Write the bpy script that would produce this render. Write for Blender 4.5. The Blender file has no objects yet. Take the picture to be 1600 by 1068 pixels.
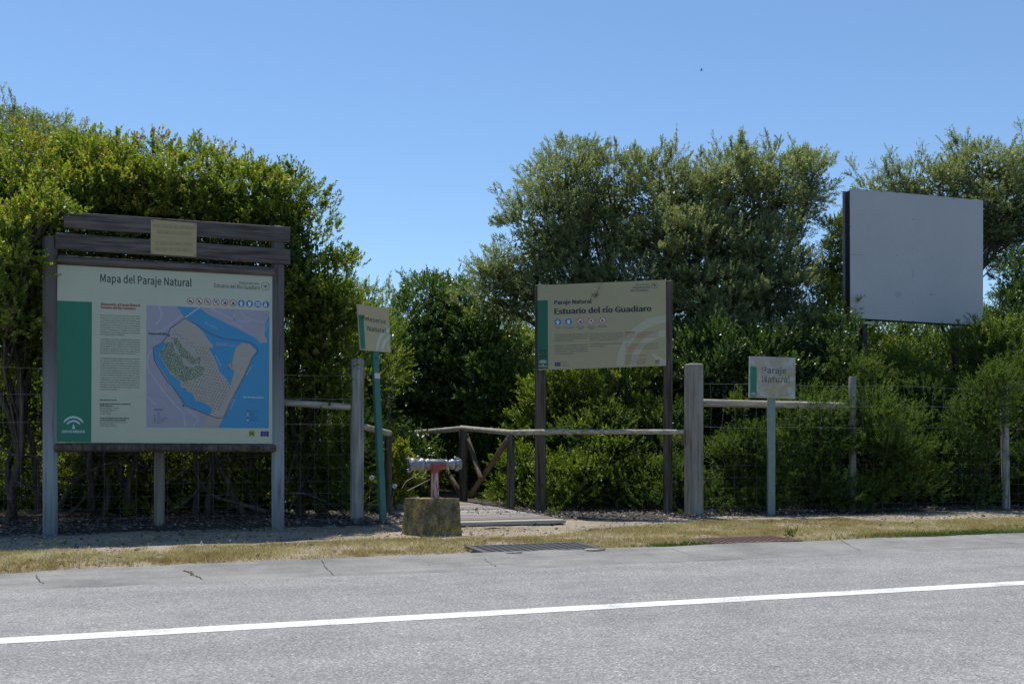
import bpy, math, random
import numpy as np
from mathutils import Vector, noise
from mathutils.geometry import tessellate_polygon
R = math.radians
random.seed(7); RNG = np.random.default_rng(7)
SC = bpy.context.scene; COL = SC.collection
# ---------------------------------------------------------------- camera, sky, sun, exposure
EYE = 0.95; F = 1556.0; HZ = 695.0
cd = bpy.data.cameras.new('camera'); cam = bpy.data.objects.new('camera', cd); COL.objects.link(cam)
cam.location = (0, 0, EYE); cam.rotation_euler = (R(90), 0, 0)
cd.sensor_width = 36; cd.lens = 36 * F / 1600; cd.shift_y = (HZ - 534) / 1600
cd.clip_start = 0.05; cd.clip_end = 6000
SC.camera = cam
SUN_EL, SUN_AZ = 67.0, -26.0
sv = Vector((math.sin(R(SUN_AZ)) * math.cos(R(SUN_EL)), math.cos(R(SUN_AZ)) * math.cos(R(SUN_EL)), math.sin(R(SUN_EL))))
W = bpy.data.worlds.new('World'); SC.world = W; W.use_nodes = True
nt = W.node_tree
sky = nt.nodes.new('ShaderNodeTexSky'); sky.sky_type = 'NISHITA'; sky.sun_disc = False
sky.sun_elevation = R(SUN_EL); sky.sun_rotation = R(SUN_AZ)
sky.air_density = 1.0; sky.dust_density = 0.1; sky.ozone_density = 4.0
bgn = nt.nodes['Background']; bgn.inputs['Strength'].default_value = 0.112
tint = nt.nodes.new('ShaderNodeMix'); tint.data_type = 'RGBA'; tint.blend_type = 'MULTIPLY'; tint.inputs[0].default_value = 1.0
tint.inputs[7].default_value = (.95, 1.04, 1.08, 1)
nt.links.new(sky.outputs[0], tint.inputs[6]); nt.links.new(tint.outputs[2], bgn.inputs[0])
sl = bpy.data.lights.new('sun', 'SUN'); sl.energy = 4.2; sl.angle = R(0.5); sl.color = (1.0, 0.95, 0.87)
so = bpy.data.objects.new('sun', sl); COL.objects.link(so); so.rotation_euler = sv.to_track_quat('Z', 'Y').to_euler()
so.location = (0, 0, 30)
SC.view_settings.view_transform = 'Standard'; SC.view_settings.look = 'None'
SC.view_settings.exposure = 0.28; SC.view_settings.gamma = 1.0
SC.cycles.max_bounces = 6; SC.cycles.diffuse_bounces = 3; SC.cycles.transmission_bounces = 4
SC.cycles.sample_clamp_indirect = 4.0

# ---------------------------------------------------------------- coordinates
CAMP = Vector((0, 0, EYE))
def P(x, y, D): return Vector(((x - 800) / F * D, D, EYE - (y - HZ) / F * D))
RA = R(18.7); RD = Vector((math.cos(RA), math.sin(RA), 0)); RN = Vector((-math.sin(RA), math.cos(RA), 0))
def road(s, n, z=0.0): return RD * s + RN * n + Vector((0, 0, z))
class Plane:
    """an upright plane through a base point, running at angle ang to the picture plane"""
    def __init__(s, px, D, ang):
        s.o = P(px, HZ, D); s.u = Vector((math.cos(ang), math.sin(ang), 0)); s.n = Vector((math.sin(ang), -math.cos(ang), 0))
    def hit(s, px, py, off=0.0):
        d = Vector(((px - 800) / F, 1, (HZ - py) / F)); o = s.o
        t = (o - CAMP).dot(s.n) / d.dot(s.n)
        return CAMP + d * t + s.n * off

# ---------------------------------------------------------------- materials
def nodes(name):
    m = bpy.data.materials.new(name); m.use_nodes = True
    t = m.node_tree; return m, t, t.nodes['Principled BSDF']
def N(t, typ, **kw):
    n = t.nodes.new(typ)
    for k, v in kw.items(): setattr(n, k, v)
    return n
def ramp(t, fac, stops):
    r = N(t, 'ShaderNodeValToRGB'); e = r.color_ramp.elements
    e[0].position = stops[0][0]; e[0].color = (*stops[0][1], 1)
    e[1].position = stops[-1][0]; e[1].color = (*stops[-1][1], 1)
    for p, c in stops[1:-1]:
        q = e.new(p); q.color = (*c, 1)
    t.links.new(fac, r.inputs[0]); return r.outputs[0]
def coords(t, scale=(1, 1, 1), rot=(0, 0, 0), kind='Object'):
    tc = N(t, 'ShaderNodeTexCoord'); mp = N(t, 'ShaderNodeMapping')
    mp.inputs['Scale'].default_value = scale; mp.inputs['Rotation'].default_value = rot
    if any(rot) and len(set(scale)) > 1:      # turn first, then stretch along the turned axes
        m0 = N(t, 'ShaderNodeMapping'); m0.inputs['Rotation'].default_value = rot; mp.inputs['Rotation'].default_value = (0, 0, 0)
        t.links.new(tc.outputs[kind], m0.inputs[0]); t.links.new(m0.outputs[0], mp.inputs[0]); return mp.outputs[0]
    t.links.new(tc.outputs[kind], mp.inputs[0]); return mp.outputs[0]
def noi(t, vec, scale, detail=4, rough=.6):
    n = N(t, 'ShaderNodeTexNoise'); n.inputs['Scale'].default_value = scale
    n.inputs['Detail'].default_value = detail; n.inputs['Roughness'].default_value = rough
    t.links.new(vec, n.inputs['Vector']); return n.outputs[0]
def mix(t, fac, a, b, mode='MIX'):
    m = N(t, 'ShaderNodeMix', data_type='RGBA', blend_type=mode)
    for i, v in ((0, fac), (6, a), (7, b)):
        if hasattr(v, 'node'): t.links.new(v, m.inputs[i])
        elif isinstance(v, (int, float)): m.inputs[i].default_value = v
        else: m.inputs[i].default_value = (*v, 1)
    return m.outputs[2]
def bump(t, bs, h, strength=.4, dist=.01):
    b = N(t, 'ShaderNodeBump'); b.inputs['Strength'].default_value = strength; b.inputs['Distance'].default_value = dist
    t.links.new(h, b.inputs['Height']); t.links.new(b.outputs[0], bs.inputs['Normal'])
def setc(t, bs, c, rough=.8, spec=.3, metal=0):
    if hasattr(c, 'node'): t.links.new(c, bs.inputs['Base Color'])
    else: bs.inputs['Base Color'].default_value = (*c, 1)
    bs.inputs['Roughness'].default_value = rough; bs.inputs['Specular IOR Level'].default_value = spec
    bs.inputs['Metallic'].default_value = metal
CACHE = {}
def plain(name, c, rough=.6, spec=.3, metal=0, var=.12, sc=9):
    if name in CACHE: return CACHE[name]
    m, t, bs = nodes(name)
    f = noi(t, coords(t), sc, 5)
    col = ramp(t, f, [(.25, tuple(v * (1 - var) for v in c)), (.75, tuple(min(1, v * (1 + var)) for v in c))])
    setc(t, bs, col, rough, spec, metal); CACHE[name] = m; return m
def wood(name, dark, light, axis='z', crack=.55):
    m, t, bs = nodes(name)
    if axis == 'z': vec = coords(t, (34, 34, 1.6)); v2 = coords(t, (3, 3, .8))
    else:
        vec = coords(t, (1.6, 34, 34), (0, 0, -RA)); v2 = coords(t, (.8, 3, 3), (0, 0, -RA))
    g = noi(t, vec, 1.0, 6, .65); b = noi(t, v2, 2.0, 4)
    c1 = ramp(t, g, [(.28, tuple(v * .35 for v in dark)), (.40, dark), (.62, light), (.8, tuple(min(1, v * 1.25) for v in light))])
    c2 = ramp(t, b, [(.3, tuple(v * crack for v in (1, 1, 1))), (.7, (1.1, 1.08, 1.05))])
    c = mix(t, 1.0, c1, c2, 'MULTIPLY')
    kn = N(t, 'ShaderNodeTexVoronoi'); kn.inputs['Scale'].default_value = 2.2; t.links.new(coords(t, (1, 1, 1)), kn.inputs[0])
    k = ramp(t, kn.outputs['Distance'], [(.03, (.25, .2, .17)), (.07, (1, 1, 1))])
    setc(t, bs, mix(t, 1.0, c, k, 'MULTIPLY'), .85, .2); bump(t, bs, g, .5, .006); return m
M = {}
M['wood_dark'] = wood('weathered dark wood', (.05, .042, .042), (.13, .115, .115), 'z')
M['wood_dark_h'] = wood('weathered dark planks', (.075, .066, .063), (.175, .155, .15), 'h')
M['wood_grey'] = wood('silvery grey wood', (.22, .22, .215), (.42, .41, .39), 'z', .75)
M['wood_grey_h'] = wood('silvery grey rails', (.24, .22, .18), (.50, .46, .39), 'h', .7)
M['wood_post'] = wood('grey brown post wood', (.20, .19, .165), (.29, .275, .245), 'z', .8)
M['wood_brown'] = wood('brown treated wood', (.06, .05, .042), (.15, .125, .105), 'z')
M['wood_brace'] = wood('brown brace wood', (.09, .065, .045), (.22, .17, .12), 'z')
def galvanised():
    m, t, bs = nodes('dull aluminium'); f = noi(t, coords(t), 40, 4)
    setc(t, bs, ramp(t, f, [(.3, (.16, .165, .175)), (.7, (.32, .33, .345))]), .5, .5, .7); return m
M['alu'] = galvanised()
def red_pipe():
    m, t, bs = nodes('worn red paint on iron'); f = noi(t, coords(t, (60, 60, 9)), 1, 5, .7)
    c = ramp(t, f, [(.36, (.22, .03, .03)), (.47, (.30, .07, .06)), (.56, (.42, .36, .33)), (.75, (.5, .45, .42))])
    setc(t, bs, c, .6, .4); bump(t, bs, f, .4, .002); return m
M['redpipe'] = red_pipe()
def tee_mat():
    m, t, bs = nodes('tee in red paint, worn grey above')
    tc = N(t, 'ShaderNodeTexCoord'); sx = N(t, 'ShaderNodeSeparateXYZ'); t.links.new(tc.outputs['Object'], sx.inputs[0])
    f = noi(t, tc.outputs['Object'], 22, 4); a = N(t, 'ShaderNodeMath', operation='MULTIPLY_ADD'); t.links.new(f, a.inputs[0]); a.inputs[1].default_value = .05
    t.links.new(sx.outputs[2], a.inputs[2])
    c = ramp(t, a.outputs[0], [(.378, (.24, .055, .045)), (.395, (.12, .14, .15))])
    setc(t, bs, c, .5, .4); return m
M['tee'] = tee_mat()
def blockmat():
    m, t, bs = nodes('lichen covered concrete'); v = coords(t)
    a = noi(t, v, 3.2, 5); b = noi(t, v, 45, 6, .75); c = noi(t, coords(t, (9, 9, 7)), 1.2, 5)
    a = noi(t, v, 5.5, 4); c1 = ramp(t, a, [(.38, (.15, .13, .095)), (.5, (.225, .18, .105)), (.66, (.36, .25, .085))])
    c2 = ramp(t, b, [(.3, (.45, .45, .45)), (.52, (1, 1, 1)), (.72, (1.7, 1.7, 1.6))])
    c3 = ramp(t, c, [(.35, (.55, .55, .5)), (.6, (1.15, 1.15, 1.1))])
    setc(t, bs, mix(t, 1, mix(t, 1, c1, c2, 'MULTIPLY'), c3, 'MULTIPLY'), .95, .1); bump(t, bs, b, .9, .012); return m
M['block'] = blockmat()
def asphalt():
    m, t, bs = nodes('worn asphalt'); v = coords(t)
    vo = N(t, 'ShaderNodeTexVoronoi'); vo.inputs['Scale'].default_value = 105; t.links.new(v, vo.inputs[0])
    n1 = noi(t, v, 95, 3, .7); n2 = noi(t, v, .7, 4); n3 = noi(t, coords(t, (.2, 1.6, 1), (0, 0, -RA)), 1.1, 4)
    bw = N(t, 'ShaderNodeRGBToBW'); t.links.new(vo.outputs['Color'], bw.inputs[0])
    c = ramp(t, bw.outputs[0], [(.15, (.185, .182, .178)), (.5, (.265, .26, .255)), (.78, (.335, .33, .322)), (.95, (.52, .51, .49))])
    c = mix(t, 1, c, ramp(t, n1, [(.3, (.72, .72, .72)), (.65, (1.14, 1.14, 1.14))]), 'MULTIPLY')
    c = mix(t, 1, c, ramp(t, n2, [(.3, (.9, .9, .91)), (.7, (1.06, 1.05, 1.04))]), 'MULTIPLY')
    c = mix(t, 1, c, ramp(t, n3, [(.3, (.85, .85, .86)), (.7, (1.08, 1.08, 1.07))]), 'MULTIPLY')
    g = noi(t, v, 2.6, 6, .7); c = mix(t, 1, c, ramp(t, g, [(.32, (.86, .86, .87)), (.5, (1, 1, 1)), (.7, (1.1, 1.1, 1.09))]), 'MULTIPLY')
    vd = N(t, 'ShaderNodeTexVoronoi'); vd.inputs['Scale'].default_value = 5.5; t.links.new(v, vd.inputs[0])      # odd dark stones and pits
    c = mix(t, 1, c, ramp(t, vd.outputs['Distance'], [(.035, (.3, .3, .3)), (.07, (1, 1, 1))]), 'MULTIPLY')
    setc(t, bs, c, .8, .35); bump(t, bs, vo.outputs['Distance'], .8, .006); return m
M['asphalt'] = asphalt()
def concrete():
    m, t, bs = nodes('weathered concrete'); v = coords(t)
    a = noi(t, v, 1.6, 6, .65); b = noi(t, v, 70, 4); n3 = noi(t, coords(t, (.4, 7, 1), (0, 0, -RA)), 1.3, 5)
    c = ramp(t, a, [(.3, (.17, .167, .16)), (.5, (.24, .235, .226)), (.7, (.30, .295, .28))])
    c = mix(t, 1, c, ramp(t, b, [(.3, (.74, .74, .74)), (.7, (1.15, 1.15, 1.14))]), 'MULTIPLY')
    c = mix(t, 1, c, ramp(t, n3, [(.3, (.85, .85, .86)), (.65, (1.05, 1.05, 1.04))]), 'MULTIPLY')
    setc(t, bs, c, .9, .2); bump(t, bs, b, .3, .004); return m
M['concrete'] = concrete()
def paint():
    m, t, bs = nodes('white road paint'); f = noi(t, coords(t), 60, 6, .8); g = noi(t, coords(t), 2.5, 4)
    a = N(t, 'ShaderNodeMath', operation='MULTIPLY_ADD'); t.links.new(f, a.inputs[0]); a.inputs[1].default_value = .6; gm = N(t, 'ShaderNodeMath', operation='MULTIPLY'); t.links.new(g, gm.inputs[0]); gm.inputs[1].default_value = .4; t.links.new(gm.outputs[0], a.inputs[2])
    setc(t, bs, ramp(t, a.outputs[0], [(.40, (.33, .33, .32)), (.455, (.58, .58, .56)), (.56, (.74, .74, .72))]), .7, .3); return m
M['paint'] = paint()
def dirt():
    m, t, bs = nodes('dry sandy soil'); v = coords(t)
    a = noi(t, v, 1.3, 6, .65); b = noi(t, v, 28, 6, .75); vo = N(t, 'ShaderNodeTexVoronoi'); vo.inputs['Scale'].default_value = 38; t.links.new(v, vo.inputs[0])
    c = ramp(t, a, [(.3, (.22, .18, .13)), (.55, (.34, .29, .22)), (.75, (.42, .37, .29))])
    c = mix(t, 1, c, ramp(t, b, [(.28, (.55, .52, .5)), (.5, (1, 1, 1)), (.75, (1.2, 1.2, 1.2))]), 'MULTIPLY')
    setc(t, bs, c, .95, .1); bump(t, bs, b, .8, .02); return m
M['dirt'] = dirt()
def litterbase():
    m, t, bs = nodes('dark leaf mould'); v = coords(t)
    b = noi(t, v, 30, 6, .8); a = noi(t, v, 2, 4)
    c = ramp(t, b, [(.3, (.035, .03, .025)), (.52, (.09, .078, .068)), (.7, (.20, .18, .165))])
    setc(t, bs, mix(t, 1, c, ramp(t, a, [(.3, (.8, .8, .8)), (.7, (1.2, 1.15, 1.1))]), 'MULTIPLY'), .95, .1); bump(t, bs, b, .8, .02); return m
M['mould'] = litterbase()
def deckmat():
    m, t, bs = nodes('bleached deck boards'); g = noi(t, coords(t, (1.5, 30, 30), (0, 0, -RA)), 1, 6, .65); b = noi(t, coords(t), 6, 4)
    vc = N(t, 'ShaderNodeAttribute', attribute_name='v')
    c = ramp(t, g, [(.28, (.12, .11, .10)), (.45, (.30, .28, .26)), (.7, (.44, .42, .39))])
    c = mix(t, 1, c, ramp(t, vc.outputs['Fac'], [(0, (.6, .58, .56)), (1, (1.15, 1.12, 1.1))]), 'MULTIPLY')
    setc(t, bs, c, .85, .2); bump(t, bs, g, .4, .005); return m
M['deck'] = deckmat()
def leafmat(name, stops, trans, tfac=.4, rough=.38, spec=.5):
    m, t, bs = nodes(name)
    at = N(t, 'ShaderNodeAttribute', attribute_name='v')
    c = ramp(t, at.outputs['Fac'], stops); setc(t, bs, c, rough, spec)
    tr = N(t, 'ShaderNodeBsdfTranslucent'); c2 = mix(t, 1, c, trans, 'MULTIPLY'); t.links.new(c2, tr.inputs[0])
    ms = N(t, 'ShaderNodeMixShader'); ms.inputs[0].default_value = tfac
    t.links.new(bs.outputs[0], ms.inputs[1]); t.links.new(tr.outputs[0], ms.inputs[2])
    t.links.new(ms.outputs[0], t.nodes['Material Output'].inputs[0]); return m
M['leaf_green'] = leafmat('glossy green leaves', [(0, (.034, .060, .014)), (.4, (.080, .125, .020)), (.75, (.165, .22, .03)), (.97, (.26, .30, .05)), (1, (.22, .15, .06))], (2.0, 2.0, .7), .45, .48, .4)
M['leaf_olive'] = leafmat('grey green olive leaves', [(0, (.075, .09, .045)), (.5, (.165, .20, .095)), (.9, (.26, .285, .15)), (.98, (.32, .31, .18)), (1, (.3, .2, .09))], (1.75, 1.85, .9), .45, .42)
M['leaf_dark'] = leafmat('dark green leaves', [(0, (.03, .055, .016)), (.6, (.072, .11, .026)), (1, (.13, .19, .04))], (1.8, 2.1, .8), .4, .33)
M['leaf_feather'] = leafmat('soft bright green leaves', [(0, (.04, .068, .018)), (.6, (.08, .12, .024)), (.96, (.15, .19, .03)), (1, (.2, .14, .05))], (1.7, 2.0, .8), .4, .6, .25)
M['bark'] = wood('grey bark', (.05, .043, .037), (.15, .13, .112), 'z')
M['grass'] = leafmat('dry short grass', [(0, (.28, .22, .09)), (.5, (.48, .40, .20)), (.75, (.42, .38, .17)), (1, (.62, .55, .36))], (1.2, 1.2, 1), .35, .8, .1)
M['grass_green'] = leafmat('green grass tuft', [(0, (.08, .13, .03)), (1, (.2, .24, .07))], (1.3, 1.4, .8), .3, .7, .1)
M['litter'] = leafmat('fallen grey leaves', [(0, (.06, .05, .04)), (.6, (.15, .13, .115)), (1, (.34, .32, .30))], (1, 1, 1), .08, .8, .2)
M['pebble'] = plain('pale stones', (.32, .28, .22), .9, .1, var=.4, sc=60)
M['wire'] = plain('galvanised wire', (.33, .33, .32), .5, .5, .5)
M['iron'] = plain('cast iron', (.085, .088, .092), .65, .3, .1, .3, 30)
M['rust'] = plain('rusty iron', (.13, .08, .072), .8, .3, .2, .35, 30)

# ---------------------------------------------------------------- mesh building
def tag(o, label=None, cat=None, group=None, kind=None):
    if label: o['label'] = label
    if cat: o['category'] = cat
    if group: o['group'] = group
    if kind: o['kind'] = kind
    return o
def empty(name, loc):
    o = bpy.data.objects.new(name, None); COL.objects.link(o); o.location = loc; o.empty_display_size = .1; return o
def world_loc(o):
    v = Vector((0, 0, 0))
    while o is not None: v = v + o.location; o = o.parent
    return v
class MB:
    def __init__(s): s.v = []; s.f = []; s.sm = []; s.mi = []; s.val = []; s.cv = None
    def add(s, vs, fs, smooth=False, mi=0):
        b = len(s.v); s.v.extend([tuple(v) for v in vs]); s.f.extend([tuple(i + b for i in f) for f in fs])
        s.sm.extend([smooth] * len(fs)); s.mi.extend([mi] * len(fs)); s.val.extend([s.cv or 0.] * len(vs))
    def hexa(s, b, t, mi=0):      # bottom ring, top ring
        n = len(b)
        s.add(list(b) + list(t), [tuple(range(n))[::-1], tuple(range(n, 2 * n))] + [(i, (i + 1) % n, n + (i + 1) % n, n + i) for i in range(n)], False, mi)
    def box(s, c, ux, uy, uz, bev=.0):      # centre and three half vectors; bevelled long edges
        c = Vector(c)
        if bev <= 0:
            ring = [(-1, -1), (1, -1), (1, 1), (-1, 1)]
            s.hexa([c + ux * a + uy * b - uz for a, b in ring], [c + ux * a + uy * b + uz for a, b in ring]); return
        kx = 1 - bev / ux.length; ky = 1 - bev / uy.length; kz = 1 - bev * .7 / uz.length
        ring = [(-kx, -1), (kx, -1), (1, -ky), (1, ky), (kx, 1), (-kx, 1), (-1, ky), (-1, -ky)]
        q = .985
        r0 = [c + ux * a * kx + uy * b * ky - uz for a, b in ring]; r1 = [c + ux * a + uy * b - uz * kz for a, b in ring]
        r2 = [c + ux * a + uy * b + uz * kz for a, b in ring]; r3 = [c + ux * a * kx + uy * b * ky + uz for a, b in ring]
        n = 8; vs = r0 + r1 + r2 + r3; fs = [tuple(range(8))[::-1], tuple(range(24, 32))]
        for k in range(3): fs += [(k * n + i, k * n + (i + 1) % n, (k + 1) * n + (i + 1) % n, (k + 1) * n + i) for i in range(n)]
        s.add(vs, fs)
    def tube(s, pts, rad, sides=8, cap=True, wob=0.0, smooth=True):
        pts = [Vector(p) for p in pts]; n = len(pts)
        if not hasattr(rad, '__len__'): rad = [rad] * n
        ref = None; vs = []
        for i, p in enumerate(pts):
            d = (pts[min(i + 1, n - 1)] - pts[max(i - 1, 0)]).normalized()
            if ref is None: ref = d.orthogonal().normalized()
            ref = (ref - d * ref.dot(d)).normalized(); b = d.cross(ref)
            for k in range(sides):
                a = 2 * math.pi * k / sides; r = rad[i] * (1 + wob * random.uniform(-1, 1))
                vs.append(p + (ref * math.cos(a) + b * math.sin(a)) * r)
        fs = [(i * sides + k, i * sides + (k + 1) % sides, (i + 1) * sides + (k + 1) % sides, (i + 1) * sides + k) for i in range(n - 1) for k in range(sides)]
        s.add(vs, fs, smooth)
        if cap: s.add(vs[:sides], [tuple(range(sides))[::-1]]); s.add(vs[-sides:], [tuple(range(sides))])
    def log(s, a, b, r, sides=12, n=6, wob=.03, bend=.0):   # round timber with eased ends
        a = Vector(a); b = Vector(b); d = b - a; L = d.length; e = min(r * .35, L * .1) / L
        ts = [0, e] + [e + (1 - 2 * e) * i / n for i in range(1, n)] + [1 - e, 1]
        rs = [r * .8, r] + [r * random.uniform(.97, 1.03) for _ in range(1, n)] + [r, r * .8]
        s.tube([a + d * t + Vector((0, 0, bend * math.sin(math.pi * t))) for t in ts], rs, sides, True, wob * .4)
    def build(s, name, mats, parent=None, attr=False):
        me = bpy.data.meshes.new(name); off = world_loc(parent) if parent else Vector((0, 0, 0))
        if not parent and s.v:
            a = np.array(s.v); off = Vector(((a[:, 0].min() + a[:, 0].max()) / 2, (a[:, 1].min() + a[:, 1].max()) / 2, a[:, 2].min()))
        me.from_pydata([(x - off.x, y - off.y, z - off.z) for x, y, z in s.v], [], s.f)
        if not isinstance(mats, (list, tuple)): mats = [mats]
        for m in mats: me.materials.append(m)
        me.polygons.foreach_set('use_smooth', s.sm); me.polygons.foreach_set('material_index', s.mi)
        if attr: me.attributes.new('v', 'FLOAT', 'POINT').data.foreach_set('value', s.val)
        me.update(); o = bpy.data.objects.new(name, me); COL.objects.link(o)
        if parent: o.parent = parent
        else: o.location = off
        return o
# ---------------------------------------------------------------- printing on signs
TXT = {}
try: FONT = bpy.data.fonts.load(bpy.utils.resource_path('LOCAL') + '/datafiles/fonts/Noto Sans CJK Regular.woff2')     # Blender's own interface typeface
except Exception: FONT = None
def glyphs(s, bold):
    k = (s, bold)
    if k in TXT: return TXT[k]
    cu = bpy.data.curves.new('t', 'FONT'); cu.body = s; cu.size = 1; cu.resolution_u = 2; cu.offset = .0035 if not bold else .0058
    if FONT: cu.font = FONT
    o = bpy.data.objects.new('t', cu); COL.objects.link(o); bpy.context.view_layer.update()
    dg = bpy.context.evaluated_depsgraph_get(); me = bpy.data.meshes.new_from_object(o.evaluated_get(dg))
    vs = [tuple(v.co[:2]) for v in me.vertices]; fs = [tuple(p.vertices) for p in me.polygons]
    bpy.data.objects.remove(o); bpy.data.curves.remove(cu); bpy.data.meshes.remove(me)
    x0 = min(v[0] for v in vs); x1 = max(v[0] for v in vs)
    TXT[k] = ([(v[0] - x0, v[1]) for v in vs], fs, x1 - x0); return TXT[k]
INK = {}
def ink(c, rough=.45):
    k = tuple(round(x, 3) for x in c)
    if k not in INK: INK[k] = plain('print %d' % len(INK), c, rough, .35, 0, .04, 5)
    return INK[k]
class Print:
    """flat printing that lies on one sign plane; Z maps the coordinates of a close-up to the sheet"""
    def __init__(s, pl, Z=lambda x, y: (x, y)): s.pl = pl; s.Z = Z; s.mb = MB(); s.mats = []
    def slot(s, c):
        m = ink(c)
        if m not in s.mats: s.mats.append(m)
        return s.mats.index(m)
    def pt(s, x, y, lay): return s.pl.hit(*s.Z(x, y), lay * .0008)
    def poly(s, pts, c, lay=1):
        q = [s.pt(x, y, lay) for x, y in pts]
        s.mb.add(q, [t if True else t for t in tessellate_polygon([q])], False, s.slot(c))
    def line(s, pts, w, c, lay=1):
        mi = s.slot(c)
        for (x0, y0), (x1, y1) in zip(pts, pts[1:]):
            dx, dy = x1 - x0, y1 - y0; L = math.hypot(dx, dy) or 1; nx, ny = -dy / L * w / 2, dx / L * w / 2; ex, ey = dx / L * w * .2, dy / L * w * .2
            s.mb.add([s.pt(x0 + nx - ex, y0 + ny - ey, lay), s.pt(x1 + nx + ex, y1 + ny + ey, lay), s.pt(x1 - nx + ex, y1 - ny + ey, lay), s.pt(x0 - nx - ex, y0 - ny - ey, lay)], [(0, 1, 2, 3)], False, mi)
    def disc(s, x, y, r, c, lay=1, n=10, ry=None):
        ry = ry or r
        s.mb.add([s.pt(x + r * math.cos(6.2832 * k / n), y + ry * math.sin(6.2832 * k / n), lay) for k in range(n)], [tuple(range(n))], False, s.slot(c))
    def arc(s, x, y, r0, r1, a0, a1, c, lay=1, n=14, ky=1.0):
        q = []
        for k in range(n + 1):
            a = R(a0 + (a1 - a0) * k / n)
            t = min(1, min(k, n - k) / 3 + .35)
            rm = (r0 + r1) / 2; hw = (r1 - r0) / 2 * t
            q += [s.pt(x + (rm - hw) * math.cos(a), y - (rm - hw) * math.sin(a) * ky, lay), s.pt(x + (rm + hw) * math.cos(a), y - (rm + hw) * math.sin(a) * ky, lay)]
        s.mb.add(q, [(2 * k, 2 * k + 1, 2 * k + 3, 2 * k + 2) for k in range(n)], False, s.slot(c))
    def text(s, body, p0, p1, cap, c, lay=1, bold=0.0):
        a = s.pt(*p0, lay); b = s.pt(*p1, lay); top = s.pt(p0[0], p0[1] - cap, lay)
        vs, fs, w = glyphs(body, bold); u = (b - a) / w; h = (top - a) / max(y for x, y in glyphs('H', 0)[0])
        for j, sh in enumerate((0, -.014, .014) if bold >= .02 else (0,)):
            s.mb.add([a + u * (x + sh) + h * y + s.pl.n * (.0002 * j) for x, y in vs], fs, False, s.slot(c))
    def para(s, lines, p0, p1, q0, q1, cap, c, lay=1, bold=0.0):
        n = max(1, len(lines) - 1)
        for i, l in enumerate(lines):
            t = i / n; fr = 1.0
            if isinstance(l, tuple): l, fr = l
            x0 = p0[0] + (q0[0] - p0[0]) * t; y0 = p0[1] + (q0[1] - p0[1]) * t
            x1 = p1[0] + (q1[0] - p1[0]) * t; y1 = p1[1] + (q1[1] - p1[1]) * t
            if l: s.text(l, (x0, y0), (x0 + (x1 - x0) * fr, y0 + (y1 - y0) * fr), cap, c, lay, bold)
    def build(s, name, parent): return s.mb.build(name, s.mats, parent)
def panel(pl, c4, thick, name, mat, parent, edge=None):
    """c4: TL TR BR BL in the photograph's pixels"""
    f = [pl.hit(x, y) for x, y in c4]; b = [p - pl.n * thick for p in f]
    mb = MB(); mb.add(f + b, [(3, 2, 1, 0)], False, 0)
    mb.f += [(4, 5, 6, 7)] + [(i, (i + 1) % 4, 4 + (i + 1) % 4, 4 + i) for i in range(4)]; mb.sm += [False] * 5; mb.mi += [1 if edge else 0] * 5
    return mb.build(name, [mat] + ([edge] if edge else []), parent)

# ================================================================ the ground
def sheet(name, s0, s1, n0, n1, ds, dn, zf, mat, jit0=0, jit1=0):
    """a strip along the road: n0/n1 edges may wander by jit0/jit1"""
    ns = max(1, int((s1 - s0) / ds)); nn = max(1, int((n1 - n0) / dn)); vs = []
    for i in range(ns + 1):
        s_ = s0 + (s1 - s0) * i / ns
        a = n0 + jit0 * (noise.noise(Vector((s_ * 1.7, 3, 0))) + .6 * noise.noise(Vector((s_ * 7, 9, 0)))); b = n1 + jit1 * (noise.noise(Vector((s_ * 1.3, 7, 0))) + .6 * noise.noise(Vector((s_ * 6, 5, 0))))
        if name == 'concrete_gutter': b += min(0, s_ - 1.5) * .05 * (s_ > -8) - .475 * (s_ <= -8)
        for j in range(nn + 1):
            n_ = a + (b - a) * j / nn; vs.append(tuple(road(s_, n_, zf(s_, n_))))
    fs = [(i * (nn + 1) + j, (i + 1) * (nn + 1) + j, (i + 1) * (nn + 1) + j + 1, i * (nn + 1) + j + 1) for i in range(ns) for j in range(nn)]
    me = bpy.data.meshes.new(name); me.from_pydata(vs, [], fs); me.materials.append(mat)
    me.polygons.foreach_set('use_smooth', [True] * len(fs)); me.update()
    o = bpy.data.objects.new(name, me); COL.objects.link(o); return tag(o, kind='structure')
def nz(x, y, f, k=0): return noise.noise(Vector((x * f, y * f, k)))
def vz(s, n):          # height of the verge
    e = min(1, max(0, (n - 7.9) / .5)); back = max(0, n - 11.2)
    return e * (.012 + .022 * nz(s, n, .9) + .010 * nz(s, n, 4, 3)) + min(.25, back * .012) * (1 + nz(s, n, .6, 5))
mb = MB(); mb.add([(-3000, -3000, -.05), (3000, -3000, -.05), (3000, 3000, -.05), (-3000, 3000, -.05)], [(0, 1, 2, 3)])
g = mb.build('ground', M['mould']); tag(g, kind='structure')
sheet('road', -60, 90, -3, 7.25, 5, 5, lambda s, n: 0.0, M['asphalt'], 0, 0)
GRATES = [(2.5, 3.62, 8.09, 8.74), (4.78, 5.74, 8.2, 8.72)]
def gutz(s, n):
    t = min(1, max(0, (n - 7.15) / .9)); return -.004 + .009 * min(1, max(0, (n - 7.15) / .12)) + .03 * t - .012 * math.sin(t * math.pi) + .003 * nz(s, n, 3)
sheet('concrete_gutter', -50, 80, 7.19, 8.12, .1, .15, gutz, M['concrete'], .03, .08)
def vz2(s, n):
    z = vz(s, n)
    for a, b, c, d in GRATES:
        if a - .02 < s < b + .02 and c - .02 < n < d: z = min(z, -.03)
    return z - .03 * (n < 7.98 + max(-.475, min(0, s - 1.5) * .05))
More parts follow.
